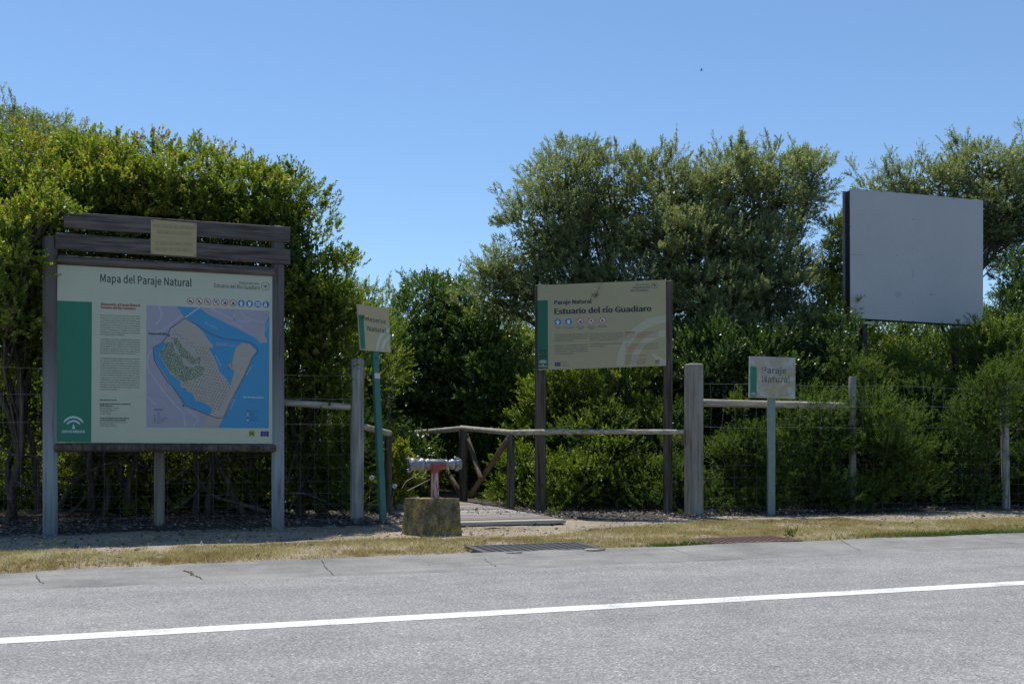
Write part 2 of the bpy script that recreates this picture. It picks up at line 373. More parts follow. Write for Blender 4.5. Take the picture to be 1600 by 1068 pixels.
sheet('verge', -14, 26, 7.45, 12.0, .05, .05, vz2, M['dirt'])
sheet('bare_earth', -40, 60, 11.0, 34, .4, .3, lambda s, n: vz(s, n) - .03 + .05 * min(1, max(0, (n - 11.1) / .7)), M['mould'], .2, 0)
sheet('lane_line', -60, 90, 5.29, 5.455, .03, .2, lambda s, n: .002, M['paint'], .009, .009)
# joints and cracks in the gutter
def crack(pts, w, name='crack_in_concrete'):
    mb = MB(); q = []
    for k, (s_, n_) in enumerate(pts):
        ww = w * random.uniform(.5, 1.2) * (.3 if k in (0, len(pts) - 1) else 1)
        q += [road(s_ - ww, n_, gutz(s_, n_) + .005), road(s_ + ww, n_ + ww * .4, gutz(s_, n_) + .005)]
    mb.add(q, [(2 * k, 2 * k + 1, 2 * k + 3, 2 * k + 2) for k in range(len(pts) - 1)])
    tag(mb.build(name, plain('dirt in cracks', (.07, .065, .05), .95, .1)), kind='structure')
def px_road(x, y):
    D = F * EYE / (y - HZ); X = (x - 800) / F * D; return X * RD.x + D * RD.y, -X * RD.y + D * RD.x
def zig(a, b, n, j): return [(a[0] + (b[0] - a[0]) * k / n + random.uniform(-j, j), a[1] + (b[1] - a[1]) * k / n + random.uniform(-j, j) * .5) for k in range(n + 1)]
crack(zig(px_road(1308, 846), px_road(1346, 862), 12, .012), .0035)
crack(zig(px_road(287, 894), px_road(318, 906), 12, .02), .006)
crack(zig(px_road(300, 895), px_road(304, 900), 5, .012), .004)
crack(zig(px_road(55, 902), px_road(68, 914), 8, .008), .003)
crack(zig(px_road(758, 876), px_road(775, 886), 12, .015), .003)
crack(zig(px_road(1340, 863), px_road(1600, 854), 30, .02), .004)

for sj in (-5.2, -2.05, 1.1, 4.2, 7.6, 10.9): crack([(sj + .01 * random.uniform(-1, 1), 7.24 + k * .1) for k in range(9)], .0025, 'concrete_joint')
def leafset(P0, D0, k, L, ll, lw, v0, spread=.9, upb=.15, jitter=.25):
    """k leaves along every stem (start P0, direction D0, length L); returns verts (n,3), quads, values"""
    n = len(P0); t = (np.arange(k) + .6) / k
    D0 = D0 / np.linalg.norm(D0, axis=1, keepdims=True)
    a = np.where(np.abs(D0[:, 2:3]) < .9, np.array([[0, 0, 1.]]), np.array([[1., 0, 0]]))
    e1 = np.cross(D0, a); e1 /= np.linalg.norm(e1, axis=1, keepdims=True); e2 = np.cross(D0, e1)
    ph = RNG.uniform(0, 6.28, (n, 1)) + np.arange(k)[None] * 2.4
    rad = e1[:, None] * np.cos(ph)[..., None] + e2[:, None] * np.sin(ph)[..., None]
    base = P0[:, None] + D0[:, None] * (L[:, None] * t[None])[..., None]
    sp = spread * (1.15 - t * .75)[None, :, None]
    ld = D0[:, None] * .75 + rad * sp + RNG.normal(0, jitter, (n, k, 3)); ld[..., 2] += upb
    ld /= np.linalg.norm(ld, axis=2, keepdims=True)
    sd = np.cross(ld, D0[:, None] + RNG.normal(0, .5, (n, k, 3))); sd /= np.linalg.norm(sd, axis=2, keepdims=True) + 1e-9
    up = np.cross(sd, ld)
    l = ll * RNG.uniform(.65, 1.25, (n, k, 1)); w = lw * RNG.uniform(.75, 1.2, (n, k, 1))
    mid = base + ld * l * .5 + up * l * .0
    tip = base + ld * l - up * l * RNG.uniform(-.05, .2, (n, k, 1))
    V = np.stack([base, mid + sd * w / 2 + up * w * .18, tip, mid - sd * w / 2 + up * w * .18], axis=2).reshape(-1, 3)
    v = np.clip(v0[:, None] + RNG.normal(0, .16, (n, k)) + (t[None] - .5) * .25, 0, 1)
    return V, np.repeat(v.reshape(-1), 4)
def quadmesh(name, V, vals, mat, parent=None, smooth=False):
    n = len(V) // 4; me = bpy.data.meshes.new(name); me.vertices.add(len(V)); me.loops.add(len(V)); me.polygons.add(n)
    if parent: off = np.array(world_loc(parent))
    else: off = np.array([(V[:, 0].min() + V[:, 0].max()) / 2, (V[:, 1].min() + V[:, 1].max()) / 2, V[:, 2].min()])
    me.vertices.foreach_set('co', (V - off).astype(np.float32).ravel())
    me.loops.foreach_set('vertex_index', np.arange(len(V), dtype=np.int32))
    me.polygons.foreach_set('loop_start', np.arange(0, len(V), 4, dtype=np.int32)); me.polygons.foreach_set('loop_total', np.full(n, 4, np.int32))
    me.attributes.new('v', 'FLOAT', 'POINT').data.foreach_set('value', vals.astype(np.float32))
    me.materials.append(mat); me.update(calc_edges=True); o = bpy.data.objects.new(name, me); COL.objects.link(o)
    if parent: o.parent = parent
    else: o.location = off
    return o

# ---- grass, litter, stones on the verge
def grass(n, s0, s1, n0, n1, hh, mat, name, keep, vm=.45):
    s = RNG.uniform(s0, s1, n); q = RNG.uniform(n0, n1, n); ok = np.array([keep(a, b) for a, b in zip(s, q)]); s = s[ok]; q = q[ok]
    x = RD.x * s + RN.x * q; y = RD.y * s + RN.y * q
    z = np.array([vz2(a, b) for a, b in zip(s, q)]) - .003
    P0 = np.stack([x, y, z], 1); D0 = np.stack([RNG.normal(0, .6, len(s)), RNG.normal(0, .6, len(s)), np.ones(len(s))], 1)
    tone = np.array([vm + .75 * nz(a, b, 1.5, 21) + .35 * nz(a, b, 6, 5) - (.35 * (b < 8.35)) for a, b in zip(s, q)])
    V, v = leafset(P0, D0, 3, np.full(len(s), .008), hh, hh * .11, np.clip(RNG.normal(0, .13, len(s)) + tone, 0, 1), .5, .2, .35)
    return tag(quadmesh(name, V, v, mat), kind='stuff')
def off_grates(a, b): return not any(g0 - .03 < a < g1 + .02 and h0 - .03 < b < h1 + .02 for g0, g1, h0, h1 in GRATES)
def gedge(s): return 9.62 + .10 * s * (s > 0) * (s < 8) + .12 * nz(s, 1, 1.3) + .35 * (s > 3.5) * min(1, (s - 3.5) / 1) - (.5 * math.exp(-((s - 3.2) / 1.1) ** 2)) + .8 * 0
def gkeep(a, b):
    e = 8.06 + .05 * nz(a, 2, 2) + max(-.475, min(0, a - 1.5) * .05)
    if not off_grates(a, b) or b < e: return False
    ge = gedge(a)
    d = .3 + 1.1 * nz(a, b, 1.1, 8) + .8 * nz(a, b, 5, 2)
    if b < e + .28: d -= .5
    if b > ge: return random.random() < .02
    return random.random() < .35 + d * .8
tag(grass(270000, -8, 15, 7.6, 10.6, .036, M['grass'], 'dry_grass', gkeep), 'short dry yellow grass on the verge beside the concrete gutter', 'grass')
gg = lambda a, b: random.random() < math.exp(-((a - 8.2) / 1.1) ** 2 - ((b - 8.35) / .22) ** 2) or random.random() < .9 * math.exp(-((a - 4.45) / .35) ** 2 - ((b - 8.22) / .08) ** 2)
tag(grass(40000, 3.5, 10, 8.06, 9.0, .045, M['grass_green'], 'green_grass', gg), 'fresh green grass growing by the gutter on the right', 'grass')
tag(grass(900, -1.5, 3.5, 10.2, 10.8, .05, M['grass'], 'weed_tufts', lambda a, b: nz(a, b, 3) > .25), 'sparse dry weeds on the bare sandy path', 'grass')
def litter(n, s0, s1, n0, n1, dens, name, label, size=.045):
    s = RNG.uniform(s0, s1, n); q = RNG.uniform(n0, n1, n); ok = np.array([random.random() < dens(a, b) for a, b in zip(s, q)]); s = s[ok]; q = q[ok]
    x = RD.x * s + RN.x * q; y = RD.y * s + RN.y * q
    z = np.array([max(vz2(a, b), vz(a, b) + .02 if b > 11.4 else -1) for a, b in zip(s, q)]) + RNG.uniform(.002, .03, len(s))
    a = RNG.uniform(0, 6.28, len(s)); d = np.stack([np.cos(a), np.sin(a), RNG.normal(0, .25, len(s))], 1)
    e = np.stack([-np.sin(a), np.cos(a), RNG.normal(0, .45, len(s))], 1); l = size * RNG.uniform(.4, 1.3, (len(s), 1)); p = np.stack([x, y, z], 1)
    V = np.stack([p - d * l / 2, p + e * l * .22 , p + d * l / 2 + np.array([0, 0, .004]), p - e * l * .22], 1).reshape(-1, 3)
    tag(quadmesh(name, V, np.repeat(RNG.uniform(0, 1, len(s)), 4), M['litter']), label, 'leaf litter', kind='stuff')
def open_path(a): return 1 if 1.6 < a < 4.9 else 0
litter(75000, -9, 14, 9.9, 13.5, lambda a, b: (.75 if b > 11.3 - .25 * nz(a, 0, 1) else (.10 if not open_path(a) else .03)), 'leaf_litter', 'grey fallen leaves and twigs covering the soil under the hedges')
litter(1500, -6, 10, 8.1, 10.2, lambda a, b: .35 if off_grates(a, b) else 0, 'loose_leaves', 'scattered pale leaves on the dry grass', .05)
mb = MB()
for k in range(1500):
    s_ = random.uniform(-5, 9.5); n_ = random.choice([random.uniform(9.7, 11.4), random.gauss(10.6, .4), random.uniform(8.1, 10)])
    if not off_grates(s_, n_): continue
    if n_ < 9.6 and random.random() < .8: continue
    r = random.uniform(.004, .013) * (2.2 if random.random() < .03 else 1); c = road(s_, n_, vz2(s_, n_) + r * .2)
    q = [Vector((random.uniform(.6, 1.2) * r * math.cos(a), random.uniform(.6, 1.2) * r * math.sin(a), 0)) for a in (0, 1.2, 2.5, 3.7, 5)]
    mb.hexa([c + p for p in q], [c + p * .55 + Vector((0, 0, r * random.uniform(.4, .9))) for p in q])
tag(mb.build('pebbles', M['pebble']), 'small pale pebbles on the bare sandy path', 'pebbles', kind='stuff')
# bigger loose stones
for k, (x, y, r, lab) in enumerate([(803, 869, .10, 'flat pale slab of broken concrete at the front edge of the dark drain grate'), (742, 868, .05, 'small pale rock at the left corner of the dark drain grate'), (929, 865, .11, 'flat buff stone at the right corner of the dark drain grate'), (822, 816, .06, 'rounded pale stone lying in front of the boardwalk')]):
    s_, n_ = px_road(x, y); mb = MB(); c = road(s_, n_, .0)
    q = [RD * (r * random.uniform(.8, 1.15) * math.cos(a)) + RN * (r * .55 * random.uniform(.8, 1.1) * math.sin(a)) for a in np.linspace(0, 5.6, 9)]
    h = r * .35; mb.hexa([c + p for p in q], [c + p * .8 + Vector((0, 0, h + random.uniform(0, .01))) for p in q])
    tag(mb.build('loose_stone', M['pebble']), lab, 'stone', 'loose stones on the verge')
# a few sticks
for (x, y, L, a, lab) in [(770, 829, .2, .1, 'short dark stick on the sandy path before the boardwalk'), (835, 822, .14, .6, 'thin stick on the sand at the right end of the boardwalk')]:
    s_, n_ = px_road(x, y); c = road(s_, n_, vz(s_, n_) + .015); d = RD * math.cos(a) * L / 2 + RN * math.sin(a) * L / 2
    mb = MB(); mb.tube([c - d, c + Vector((0, 0, .01)), c + d], [.006, .008, .004], 6); tag(mb.build('stick', M['bark']), lab, 'stick', 'sticks on the path')
# ---- drain grates
def grate(s0, s1, n0, n1, mat, lab, z):
    root = empty('drain_grate', road((s0 + s1) / 2, (n0 + n1) / 2, 0)); tag(root, lab, 'drain grate')
    c = road((s0 + s1) / 2, (n0 + n1) / 2, z - .02); hs = (s1 - s0) / 2; hn = (n1 - n0) / 2
    mb = MB()
    for sg in (-1, 1):
        mb.box(c + RN * sg * (hn - .02), RD * hs, RN * .02, Vector((0, 0, .02))); mb.box(c + RD * sg * (hs - .02), RD * .02, RN * (hn - .042), Vector((0, 0, .0195)))
    mb.build('frame', mat, root)
    mb = MB(); step = .078; n = int((2 * hs - .08) / step)
    for k in range(n + 1):
        mb.box(c + RD * (-hs + .06 + k * step), RD * .015, RN * (hn - .044), Vector((0, 0, .017)))
    m = int((2 * hn - .08) / step)
    for k in range(m + 1):
        mb.box(c + RN * (-hn + .07 + k * step) + Vector((0, 0, .001)), RD * (hs - .045), RN * .014, Vector((0, 0, .0175)))
    mb.build('grid', mat, root)
    mb = MB(); mb.box(c - Vector((0, 0, .018)), RD * (hs - .005), RN * (hn - .005), Vector((0, 0, .003))); mb.build('pit', plain('pit shade', (.012, .011, .01), .9, .1), root)  # flat black plate stands in for the shaded hollow under the bars
grate(*GRATES[0], M['iron'], 'dark grey iron drain grate sunk in the grass in front of the boardwalk', .035)
grate(*GRATES[1], M['rust'], 'rusty brown drain grate at the gutter, right of the dark one', .035)

# ================================================================ the signs
Z_ = Vector((0, 0, 1))
def post(name, xb, yb, D, w, ytop, mat, parent=None, sq=False, depth=None, dx=0.0, sink=.1, ang=RA, capcut=0):
    """an upright post: centre xb, foot yb in the photograph at distance D; w in pixels"""
    r = w / F * D / 2; b = P(xb, yb, D); z1 = P(xb, ytop, D).z; t = Vector((b.x + dx, b.y, z1)); mb = MB(); b = b - (t - b).normalized() * sink
    if sq:
        u = Vector((math.cos(ang), math.sin(ang), 0)); n = Vector((-math.sin(ang), math.cos(ang), 0)); dd = depth or r
        c = (b + t) / 2; mb.box(c, u * r, n * dd, (t - b) / 2, min(r, dd) * .22)
    else: mb.log(b, t, r, 16, 8, .04)
    return mb.build(name, mat, parent)
# ---- the big map board
mp_ = Plane(87, 10.38, R(18.5))
mr = empty('map_board', P(250, HZ, 10.8) - Vector((0, 0, EYE))); tag(mr, 'large wooden notice board with a blue and beige map of the estuary', 'information board')
def Z1(x, y): return 60 + x / 3.2375, 390 + y / 3.236
def Z3(x, y): return 220 + x / 4.645, 460 + y / 4.643
def Z4(x, y): return 80 + x / 4.45, 460 + y / 4.45
cream = (.42, .455, .355); green = (.018, .16, .10); white = (.75, .78, .74); dk = (.03, .035, .04)
pn = panel(mp_, [Z1(97, 75), Z1(1197, 135), Z1(1194, 980), Z1(87, 974)], .018, 'panel', ink(cream, .3), mr, plain('panel edge', (.5, .48, .42), .5))
pr = Print(mp_, Z1); pr.poly([(95, 257), (271, 264), (267, 973), (89, 970)], green, 1); pr.build('green_band', pn)
pr = Print(mp_, Z1); pr.text('Mapa del Paraje Natural', (313, 162), (776, 186), 39, dk, 1, .006); pr.build('title_lettering', pn)
pr = Print(mp_, Z1); pr.text('PARAJE NATURAL', (1017, 173), (1119, 178), 11, dk); pr.text('Estuario del Río Guadiaro', (889, 190), (1121, 203), 20, dk); pr.build('subtitle_lettering', pn)
pr = Print(mp_, Z1)
ring = [(1131, 200), (1127, 186), (1131, 172), (1142, 165), (1156, 166), (1166, 176), (1168, 190), (1164, 203), (1140, 202), (1131, 200)]
pr.line(ring, 2.2, dk); pr.line([(1137, 184), (1146, 181), (1158, 186)], 3, dk); pr.line([(1149, 184), (1150, 198)], 2.5, dk); pr.line([(1141, 190), (1149, 187), (1155, 180)], 3, dk); pr.build('park_emblem', pn)
pr = Print(mp_, Z1); red = (.27, .05, .045)
pr.text('Bienvenido al Paraje Natural', (316, 281), (514, 288), 13, red, 1, .025); pr.text('Estuario del Río Guadiaro', (316, 297), (492, 304), 13, red, 1, .025); pr.build('heading_lettering', pn)
pr = Print(mp_, Z1); tx = (.06, .07, .07)
pr.para(['El estuario del río Guadiaro fue declarado Paraje', 'Natural por la Junta de Andalucía en el año 1989.', 'Se trata pues de un Espacio Natural Protegido, que', 'busca compatibilizar la conservación de los valores', 'paisajísticos y medioambientales con el desarrollo', 'de las poblaciones cercanas. Este espacio natural', 'ocupa 37 hectáreas, incluidas en el término', 'municipal de San Roque, siendo la zona húmeda', ('más oriental del litoral gaditano.', .62)], (314, 334), (514, 341), (313, 430), (514, 437), 7.4, tx); pr.build('body_text', pn); pr = Print(mp_, Z1)
pr.para(['Localizado en una de las más importantes rutas de', 'aves migratorias, se trata de un delta altamente', 'transformado que origina un estuario con una', 'única salida al mar. Situado sobre el acuífero de', 'Sotogrande, el agua de los canales o del estuario', 'es salobre, dependiendo su salinidad de las', ('intensidades de la marea y del caudal del río.', .9)], (314, 455), (514, 460), (312, 525), (513, 530), 7.4, tx); pr.build('body_text', pn); pr = Print(mp_, Z1)
pr.para(['La vegetación palustre está formada principalmente', 'por carrizos, acompañados por juncos, cañas y', 'castañuelas. En los alrededores crecen fresnos,', 'acebuches, tarajes y lentiscos. Entre las peces', 'destaca la abundancia, en el estuario y entre los', 'canales, de la anguila, así como numerosas lisas.', 'Las aves son los vertebrados mejor representados', 'en este humedal, utilizado como lugar de paso', 'o descanso, como para invernada o zona de', 'nidificación. Destacan la garza real, la garceta', 'común, el martín pescador y entre los limícolas el', 'chorlitejo patinegro y el correlimos tridáctilo. Los', 'mamíferos más significativos son el zorro común,', ('el meloncillo y el tejón.', .45)], (313, 551), (513, 556), (311, 708), (512, 711), 7.4, tx)
pr.build('body_text', pn)
pr = Print(mp_, Z1)
pr.text('Direcciones de interés', (311, 762), (396, 763), 7, dk, 1, .02)
pr.para(['Delegación Provincial de la Consejería de', ('Medio Ambiente', .4)], (311, 781), (468, 783), (311, 791), (468, 793), 7, dk, 1, .02)
pr.para(['Edificio Nautilus, 2ª planta', ('Plaza Asdrúbal, s/n', .85), ('Tf. 956 008 700', .6), ('11008 - Cádiz', .56)], (311, 802), (408, 803), (311, 832), (408, 833), 6.5, tx)
pr.para(['Centro de Visitantes del Parque Natural', ('Los Alcornocales "Huerta Grande"', .9)], (311, 853), (459, 855), (311, 863), (459, 865), 7, dk, 1, .02)
pr.para(['Ctra. N-340, Km 96, Barriada El Pelayo', ('Tf. 956 679 161', .5), ('11207 - Algeciras (Cádiz)', .63)], (311, 873), (450, 875), (311, 892), (450, 894), 6.5, tx); pr.build('address_text', pn)
def junta(pr, cx, cy, w, c, txt=True, lay=2):
    r = w / 2
    pr.arc(cx, cy + r * .98, r * .86, r * 1.03, 28, 152, c, lay, 16, .98); pr.arc(cx, cy + r * 1.02, r * .58, r * .74, 30, 150, c, lay, 14, .95)
    pr.poly([(cx - r * .14, cy + r * 1.08), (cx + r * .16, cy + r * 1.08), (cx + r * .01, cy + r * .62)], c, lay)
    if txt: pr.text('JUNTA DE ANDALUCIA', (cx - r * 1.02, cy + r * 1.42), (cx + r * 1.0, cy + r * 1.43), r * .22, c, lay, .03)
pr = Print(mp_, Z1); junta(pr, 177, 842, 116, (.45, .55, .58)); pr.build('band_emblem', pn)
# pictograms
def picto(pl, Z, x, y, r, kind, parent):
    pr = Print(pl, Z); blue = (.03, .16, .42)
    if kind[0] == 'n':
        rd = (.30, .04, .05); pr.disc(x, y, r, rd, 1, 18); pr.disc(x, y, r * .82, (.55, .56, .53), 2, 18)
        if kind == 'n0': pr.poly([(x - r * .6, y + r * .2), (x - r * .3, y - r * .2), (x + r * .3, y - r * .1), (x + r * .6, y + r * .1), (x + r * .5, y + r * .3), (x - r * .5, y + r * .35)], dk, 3)
        elif kind == 'n1': pr.poly([(x, y - r * .5), (x + r * .5, y + r * .45), (x + r * .1, y + r * .3), (x - r * .5, y + r * .45)], dk, 3)
        elif kind == 'n2': pr.disc(x, y, r * .42, dk, 3, 8); pr.disc(x, y, r * .25, (.55, .56, .53), 4, 8)
        elif kind == 'n3': pr.poly([(x - r * .5, y + r * .1), (x + r * .2, y - r * .5), (x + r * .5, y - r * .4), (x + r * .1, y), (x, y + r * .4), (x - r * .2, y + r * .1)], dk, 3)
        elif kind == 'n4': pr.poly([(x - r * .5, y + r * .3), (x, y), (x + r * .3, y - r * .5), (x + r * .5, y), (x + r * .3, y + r * .5), (x - r * .2, y + r * .5)], dk, 3)
        else: pr.poly([(x - r * .1, y - r * .2), (x + r * .45, y - r * .45), (x + r * .3, y), (x + r * .2, y + r * .5), (x - r * .5, y + r * .5), (x - r * .3, y + r * .1)], dk, 3)
        pr.line([(x - r * .6, y - r * .6), (x + r * .6, y + r * .6)], r * .17, rd, 5)
    else:
        pr.disc(x, y, r, blue, 1, 18); w = (.6, .63, .6)
        if kind == 'b0': pr.disc(x, y - r * .45, r * .22, w, 2, 8); pr.poly([(x - r * .6, y - r * .2), (x + r * .6, y - r * .2), (x + r * .3, y + r * .2), (x + r * .25, y + r * .75), (x - r * .25, y + r * .75), (x - r * .3, y + r * .2)], w, 2)
        elif kind == 'b1': pr.poly([(x - r * .5, y - r * .5), (x + r * .55, y - r * .5), (x + r * .4, y - r * .25), (x + r * .35, y + r * .65), (x - r * .35, y + r * .65), (x - r * .4, y - r * .25)], w, 2)
        elif kind == 'b2':
            for dy in (-.3, .25): pr.line([(x - r * .75, y + r * dy), (x + r * .75, y + r * dy)], r * .14, w, 2)
            for dx in (-.35, .05, .42): pr.line([(x + r * dx, y - r * .6), (x + r * dx, y + r * .6)], r * .14, w, 3)
        else: pr.disc(x - r * .15, y - r * .6, r * .18, w, 2, 8); pr.poly([(x - r * .35, y - r * .35), (x + r * .1, y - r * .35), (x + r * .3, y + r * .7), (x + r * .05, y + r * .7), (x - r * .15, y + r * .1), (x - r * .4, y + r * .7), (x - r * .6, y + r * .6)], w, 2)
    return pr.build('pictogram', parent)
for x, y, k in zip((769, 813, 856, 899, 942, 985, 1026, 1068, 1110, 1151), (259, 261, 263, 265, 267, 269, 271, 273, 275, 277), ('n0', 'n1', 'n2', 'n3', 'n4', 'n5', 'b0', 'b1', 'b2', 'b3')): picto(mp_, Z1, x, y, 17.5, k, pn)
# the map itself
pr = Print(mp_, Z3); lil = (.30, .305, .375); sea = (.045, .25, .46); sand = (.345, .33, .30); lilw = (.37, .38, .45)
pr.poly([(40, 75), (934, 118), (929, 969), (40, 963)], lil, 1)
for ln, w in [([(130, 85), (150, 130), (145, 180), (110, 215)], 12), ([(300, 150), (230, 205), (160, 260), (60, 290)], 9), ([(510, 100), (600, 150), (700, 190), (790, 195)], 10), ([(690, 120), (670, 170), (690, 195)], 8), ([(720, 120), (760, 170), (850, 195), (890, 200)], 8), ([(100, 385), (60, 430), (45, 480), (60, 560), (120, 640), (180, 720), (250, 800), (310, 860), (325, 960)], 11), ([(45, 740), (110, 800)], 8), ([(330, 830), (400, 870), (420, 900), (340, 850)], 8), ([(420, 900), (380, 960)], 8), ([(660, 200), (735, 240)], 10)]: pr.line(ln, w, lilw, 2)
for k in range(90):
    x = random.uniform(48, 300); y = random.uniform(90, 900)
    if (x > 60 + 0 and 300 < y < 640 and x > 95) or (y > 700 and x > 240) or (y < 300 and x > 200): continue
    a = random.uniform(4, 10); pr.poly([(x, y), (x + a, y + a * .3), (x + a * .7, y + a), (x - a * .2, y + a * .8)], lilw, 3)
pr.poly([(262, 86), (430, 95), (470, 132), (560, 180), (700, 245), (820, 310), (848, 328), (860, 350), (922, 345), (897, 300), (905, 220), (932, 150), (929, 968), (555, 966), (600, 895), (500, 800), (400, 500), (320, 172)], sea, 3)
pr.poly([(320, 172), (400, 220), (455, 275), (490, 330), (527, 370), (520, 388), (490, 390), (530, 450), (560, 520), (570, 560), (620, 610), (650, 660), (665, 600), (680, 560), (650, 535), (632, 510), (665, 485), (675, 430), (695, 375), (740, 350), (790, 360), (840, 405), (800, 470), (760, 570), (700, 690), (650, 800), (600, 895), (560, 967), (440, 967), (495, 873), (510, 855), (515, 820), (450, 780), (400, 770), (370, 710), (335, 700), (325, 680), (290, 670), (285, 630), (215, 575), (160, 480), (130, 430), (170, 380), (195, 350), (180, 345), (215, 255)], sand, 4)
pr.poly([(848, 325), (862, 300), (885, 240), (905, 215), (897, 300), (922, 345), (860, 350)], sand, 4)
pr.poly([(165, 343), (188, 362), (150, 400), (130, 430), (160, 480), (215, 575), (285, 630), (290, 670), (325, 680), (335, 700), (370, 710), (400, 770), (450, 780), (515, 820), (510, 855), (495, 873), (325, 805), (240, 680), (160, 560), (100, 470), (92, 385)], sea, 5)
pr.line([(320, 168), (425, 95)], 9, (.42, .44, .5), 6)
pr.line([(320, 172), (215, 245), (190, 300), (150, 355), (88, 385), (98, 480), (150, 565), (200, 640), (240, 680), (325, 805), (470, 865), (550, 893), (590, 895), (605, 885), (655, 770), (750, 590), (810, 460), (848, 425), (845, 390), (800, 350), (740, 335), (600, 320), (500, 280), (400, 215), (320, 172)], 4, (.13, .05, .07), 7)
pr.line([(190, 305), (235, 360), (270, 440), (320, 465), (320, 500), (370, 520), (420, 490)], 9, (.33, .34, .38), 5); pr.line([(245, 255), (300, 300), (360, 380), (430, 460)], 6, (.33, .34, .38), 5)
def inside(p, q):
    c = False
    for (x0, y0), (x1, y1) in zip(q, q[1:] + q[:1]):
        if (y0 > p[1]) != (y1 > p[1]) and p[0] < (x1 - x0) * (p[1] - y0) / (y1 - y0) + x0: c = not c
    return c
G1 = [(190, 350), (225, 345), (255, 430), (300, 450), (305, 510), (350, 530), (420, 515), (460, 530), (455, 575), (400, 610), (310, 632), (270, 610), (215, 555), (165, 480), (135, 430)]
G2 = [(225, 315), (265, 315), (300, 380), (350, 420), (390, 470), (430, 450), (430, 500), (380, 505), (330, 470), (290, 440), (260, 380)]
got = []
for k in range(5000):
    p = (random.uniform(130, 465), random.uniform(310, 635))
    if (inside(p, G1) or inside(p, G2)) and all((p[0] - a) ** 2 + (p[1] - b) ** 2 > 85 for a, b in got): got.append(p); pr.disc(p[0], p[1], 5.6, (.085, .17, .09), 6, 6)
B1 = [(225, 245), (300, 290), (370, 350), (480, 385), (530, 470), (560, 560), (640, 640), (660, 670), (620, 750), (540, 860), (505, 850), (520, 815), (455, 775), (400, 765), (375, 705), (300, 675), (300, 640), (400, 620), (465, 580), (465, 520), (430, 440), (340, 350), (230, 285)]
for i in range(24):
    for j in range(30):
        p = (215 + i * 21 + (j % 2) * 10, 240 + j * 21 + i * 4)
        if inside(p, B1): pr.disc(p[0] + random.uniform(-2, 2), p[1] + random.uniform(-2, 2), 5, (.185, .15, .12), 5, 6)
for k in range(12): pr.disc(640 + random.uniform(-4, 30) , 490 + k * 5, 4.5, (.185, .15, .12), 5, 6)
pr.disc(204, 296, 10, (.02, .12, .36), 8, 12); pr.text('Usted está aquí', (57, 289), (190, 291), 13, dk, 6, .02)
w_ = (.42, .52, .6)
pr.text('Río Guadiaro', (468, 210), (556, 253), 12, w_, 6); pr.text('Paraje Natural', (548, 355), (630, 360), 8, w_, 6); pr.text('Estuario del Río Guadiaro', (548, 369), (692, 375), 8, w_, 6)
pr.text('Mar Mediterráneo', (744, 750), (892, 752), 13, w_, 6, .02)
pr.line([(542, 440), (580, 515)], 3, w_, 6); pr.line([(768, 580), (805, 515)], 3, w_, 6); pr.line([(652, 830), (684, 760)], 3, w_, 6); pr.line([(905, 265), (925, 205)], 3, w_, 6)
pr.disc(308, 805, 8, (.3, .02, .03), 8, 8); pr.poly([(898, 128), (921, 129), (921, 153), (898, 152)], (.38, .38, .44), 6); pr.poly([(905, 148), (915, 148), (910, 132)], dk, 7)
pr.text('Usos del suelo', (97, 837), (157, 837), 7, dk, 6, .02)
for y, c, t_, x1 in [(862, (.35, .35, .4), 'Playa', 140), (881, (.03, .25, .4), 'Agua', 140), (898, (.05, .2, .1), 'Matorral mediterráneo', 200), (914, (.03, .12, .06), 'Suelo urbano', 172), (930, (.3, .25, .08), 'Duna', 142)]:
    pr.disc(100, y, 5.5, c, 6, 8); pr.text(t_, (118, y + 3), (x1, y + 3), 6.5, dk, 6)
for y, c, t_, x1 in [(845, (.2, .02, .03), 'Observatorio', 852), (861, (.5, .5, .5), 'Senderos', 822), (877, (.5, .5, .5), 'Carril', 815), (893, (.2, .04, .04), 'Límite Paraje', 848), (910, (.5, .5, .5), 'Red de caminos', 862)]:
    pr.disc(776, y, 6, c, 6, 8); pr.text(t_, (792, y + 3), (x1, y + 3), 6.5, dk, 6)
pr.build('map_print', pn)
pr = Print(mp_, Z3); gold = (.33, .36, .03)
pr.poly([(785, 985), (827, 986), (826, 1026), (785, 1025)], gold, 1); pr.text('DG', (789, 1018), (822, 1019), 24, (.03, .09, .05), 2, .04); pr.line([(762, 1031), (850, 1033)], 2, (.2, .2, .2), 1); pr.build('yellow_emblem', pn)
def euflag(pl, Z, x0, y0, x1, y1, parent):
    pr = Print(pl, Z); pr.poly([(x0, y0), (x1, y0), (x1, y1), (x0, y1)], (.02, .04, .22), 1); cx, cy = (x0 + x1) / 2, (y0 + y1) / 2; r = (y1 - y0) * .32
    for k in range(12): pr.disc(cx + r * math.cos(k * .5236), cy + r * math.sin(k * .5236), r * .17, (.4, .35, .06), 2, 5)
    pr.build('flag_print', parent)
euflag(mp_, Z3, 869, 990, 929, 1028, pn)
def slab(name, pl, x0, y0, x1, y1, x2, y2, x3, y3, fro, th, mat, parent, bev=.006):   # board on a plane, front face fro in front of it
    a, b, c, d = [pl.hit(*q, fro) for q in ((x0, y0), (x1, y1), (x2, y2), (x3, y3))]
    cen = (a + b + c + d) / 4 - pl.n * th / 2; mb = MB(); mb.box(cen, pl.n * th / 2, ((a - d) + (b - c)) / 4, ((b - a) + (c - d)) / 4, bev); return mb.build(name, mat, parent)
def plank(y0, y1, x0, x1, y2, y3, name='top_plank'):
    return slab(name, mp_, x0, y0, x1, y2, x1, y3, x0, y1, .05, .045, M['wood_dark_h'], mr)
pk1 = plank(332, 357, 100, 453, 356, 380); pk2 = plank(365, 389, 87, 453, 390.5, 415)
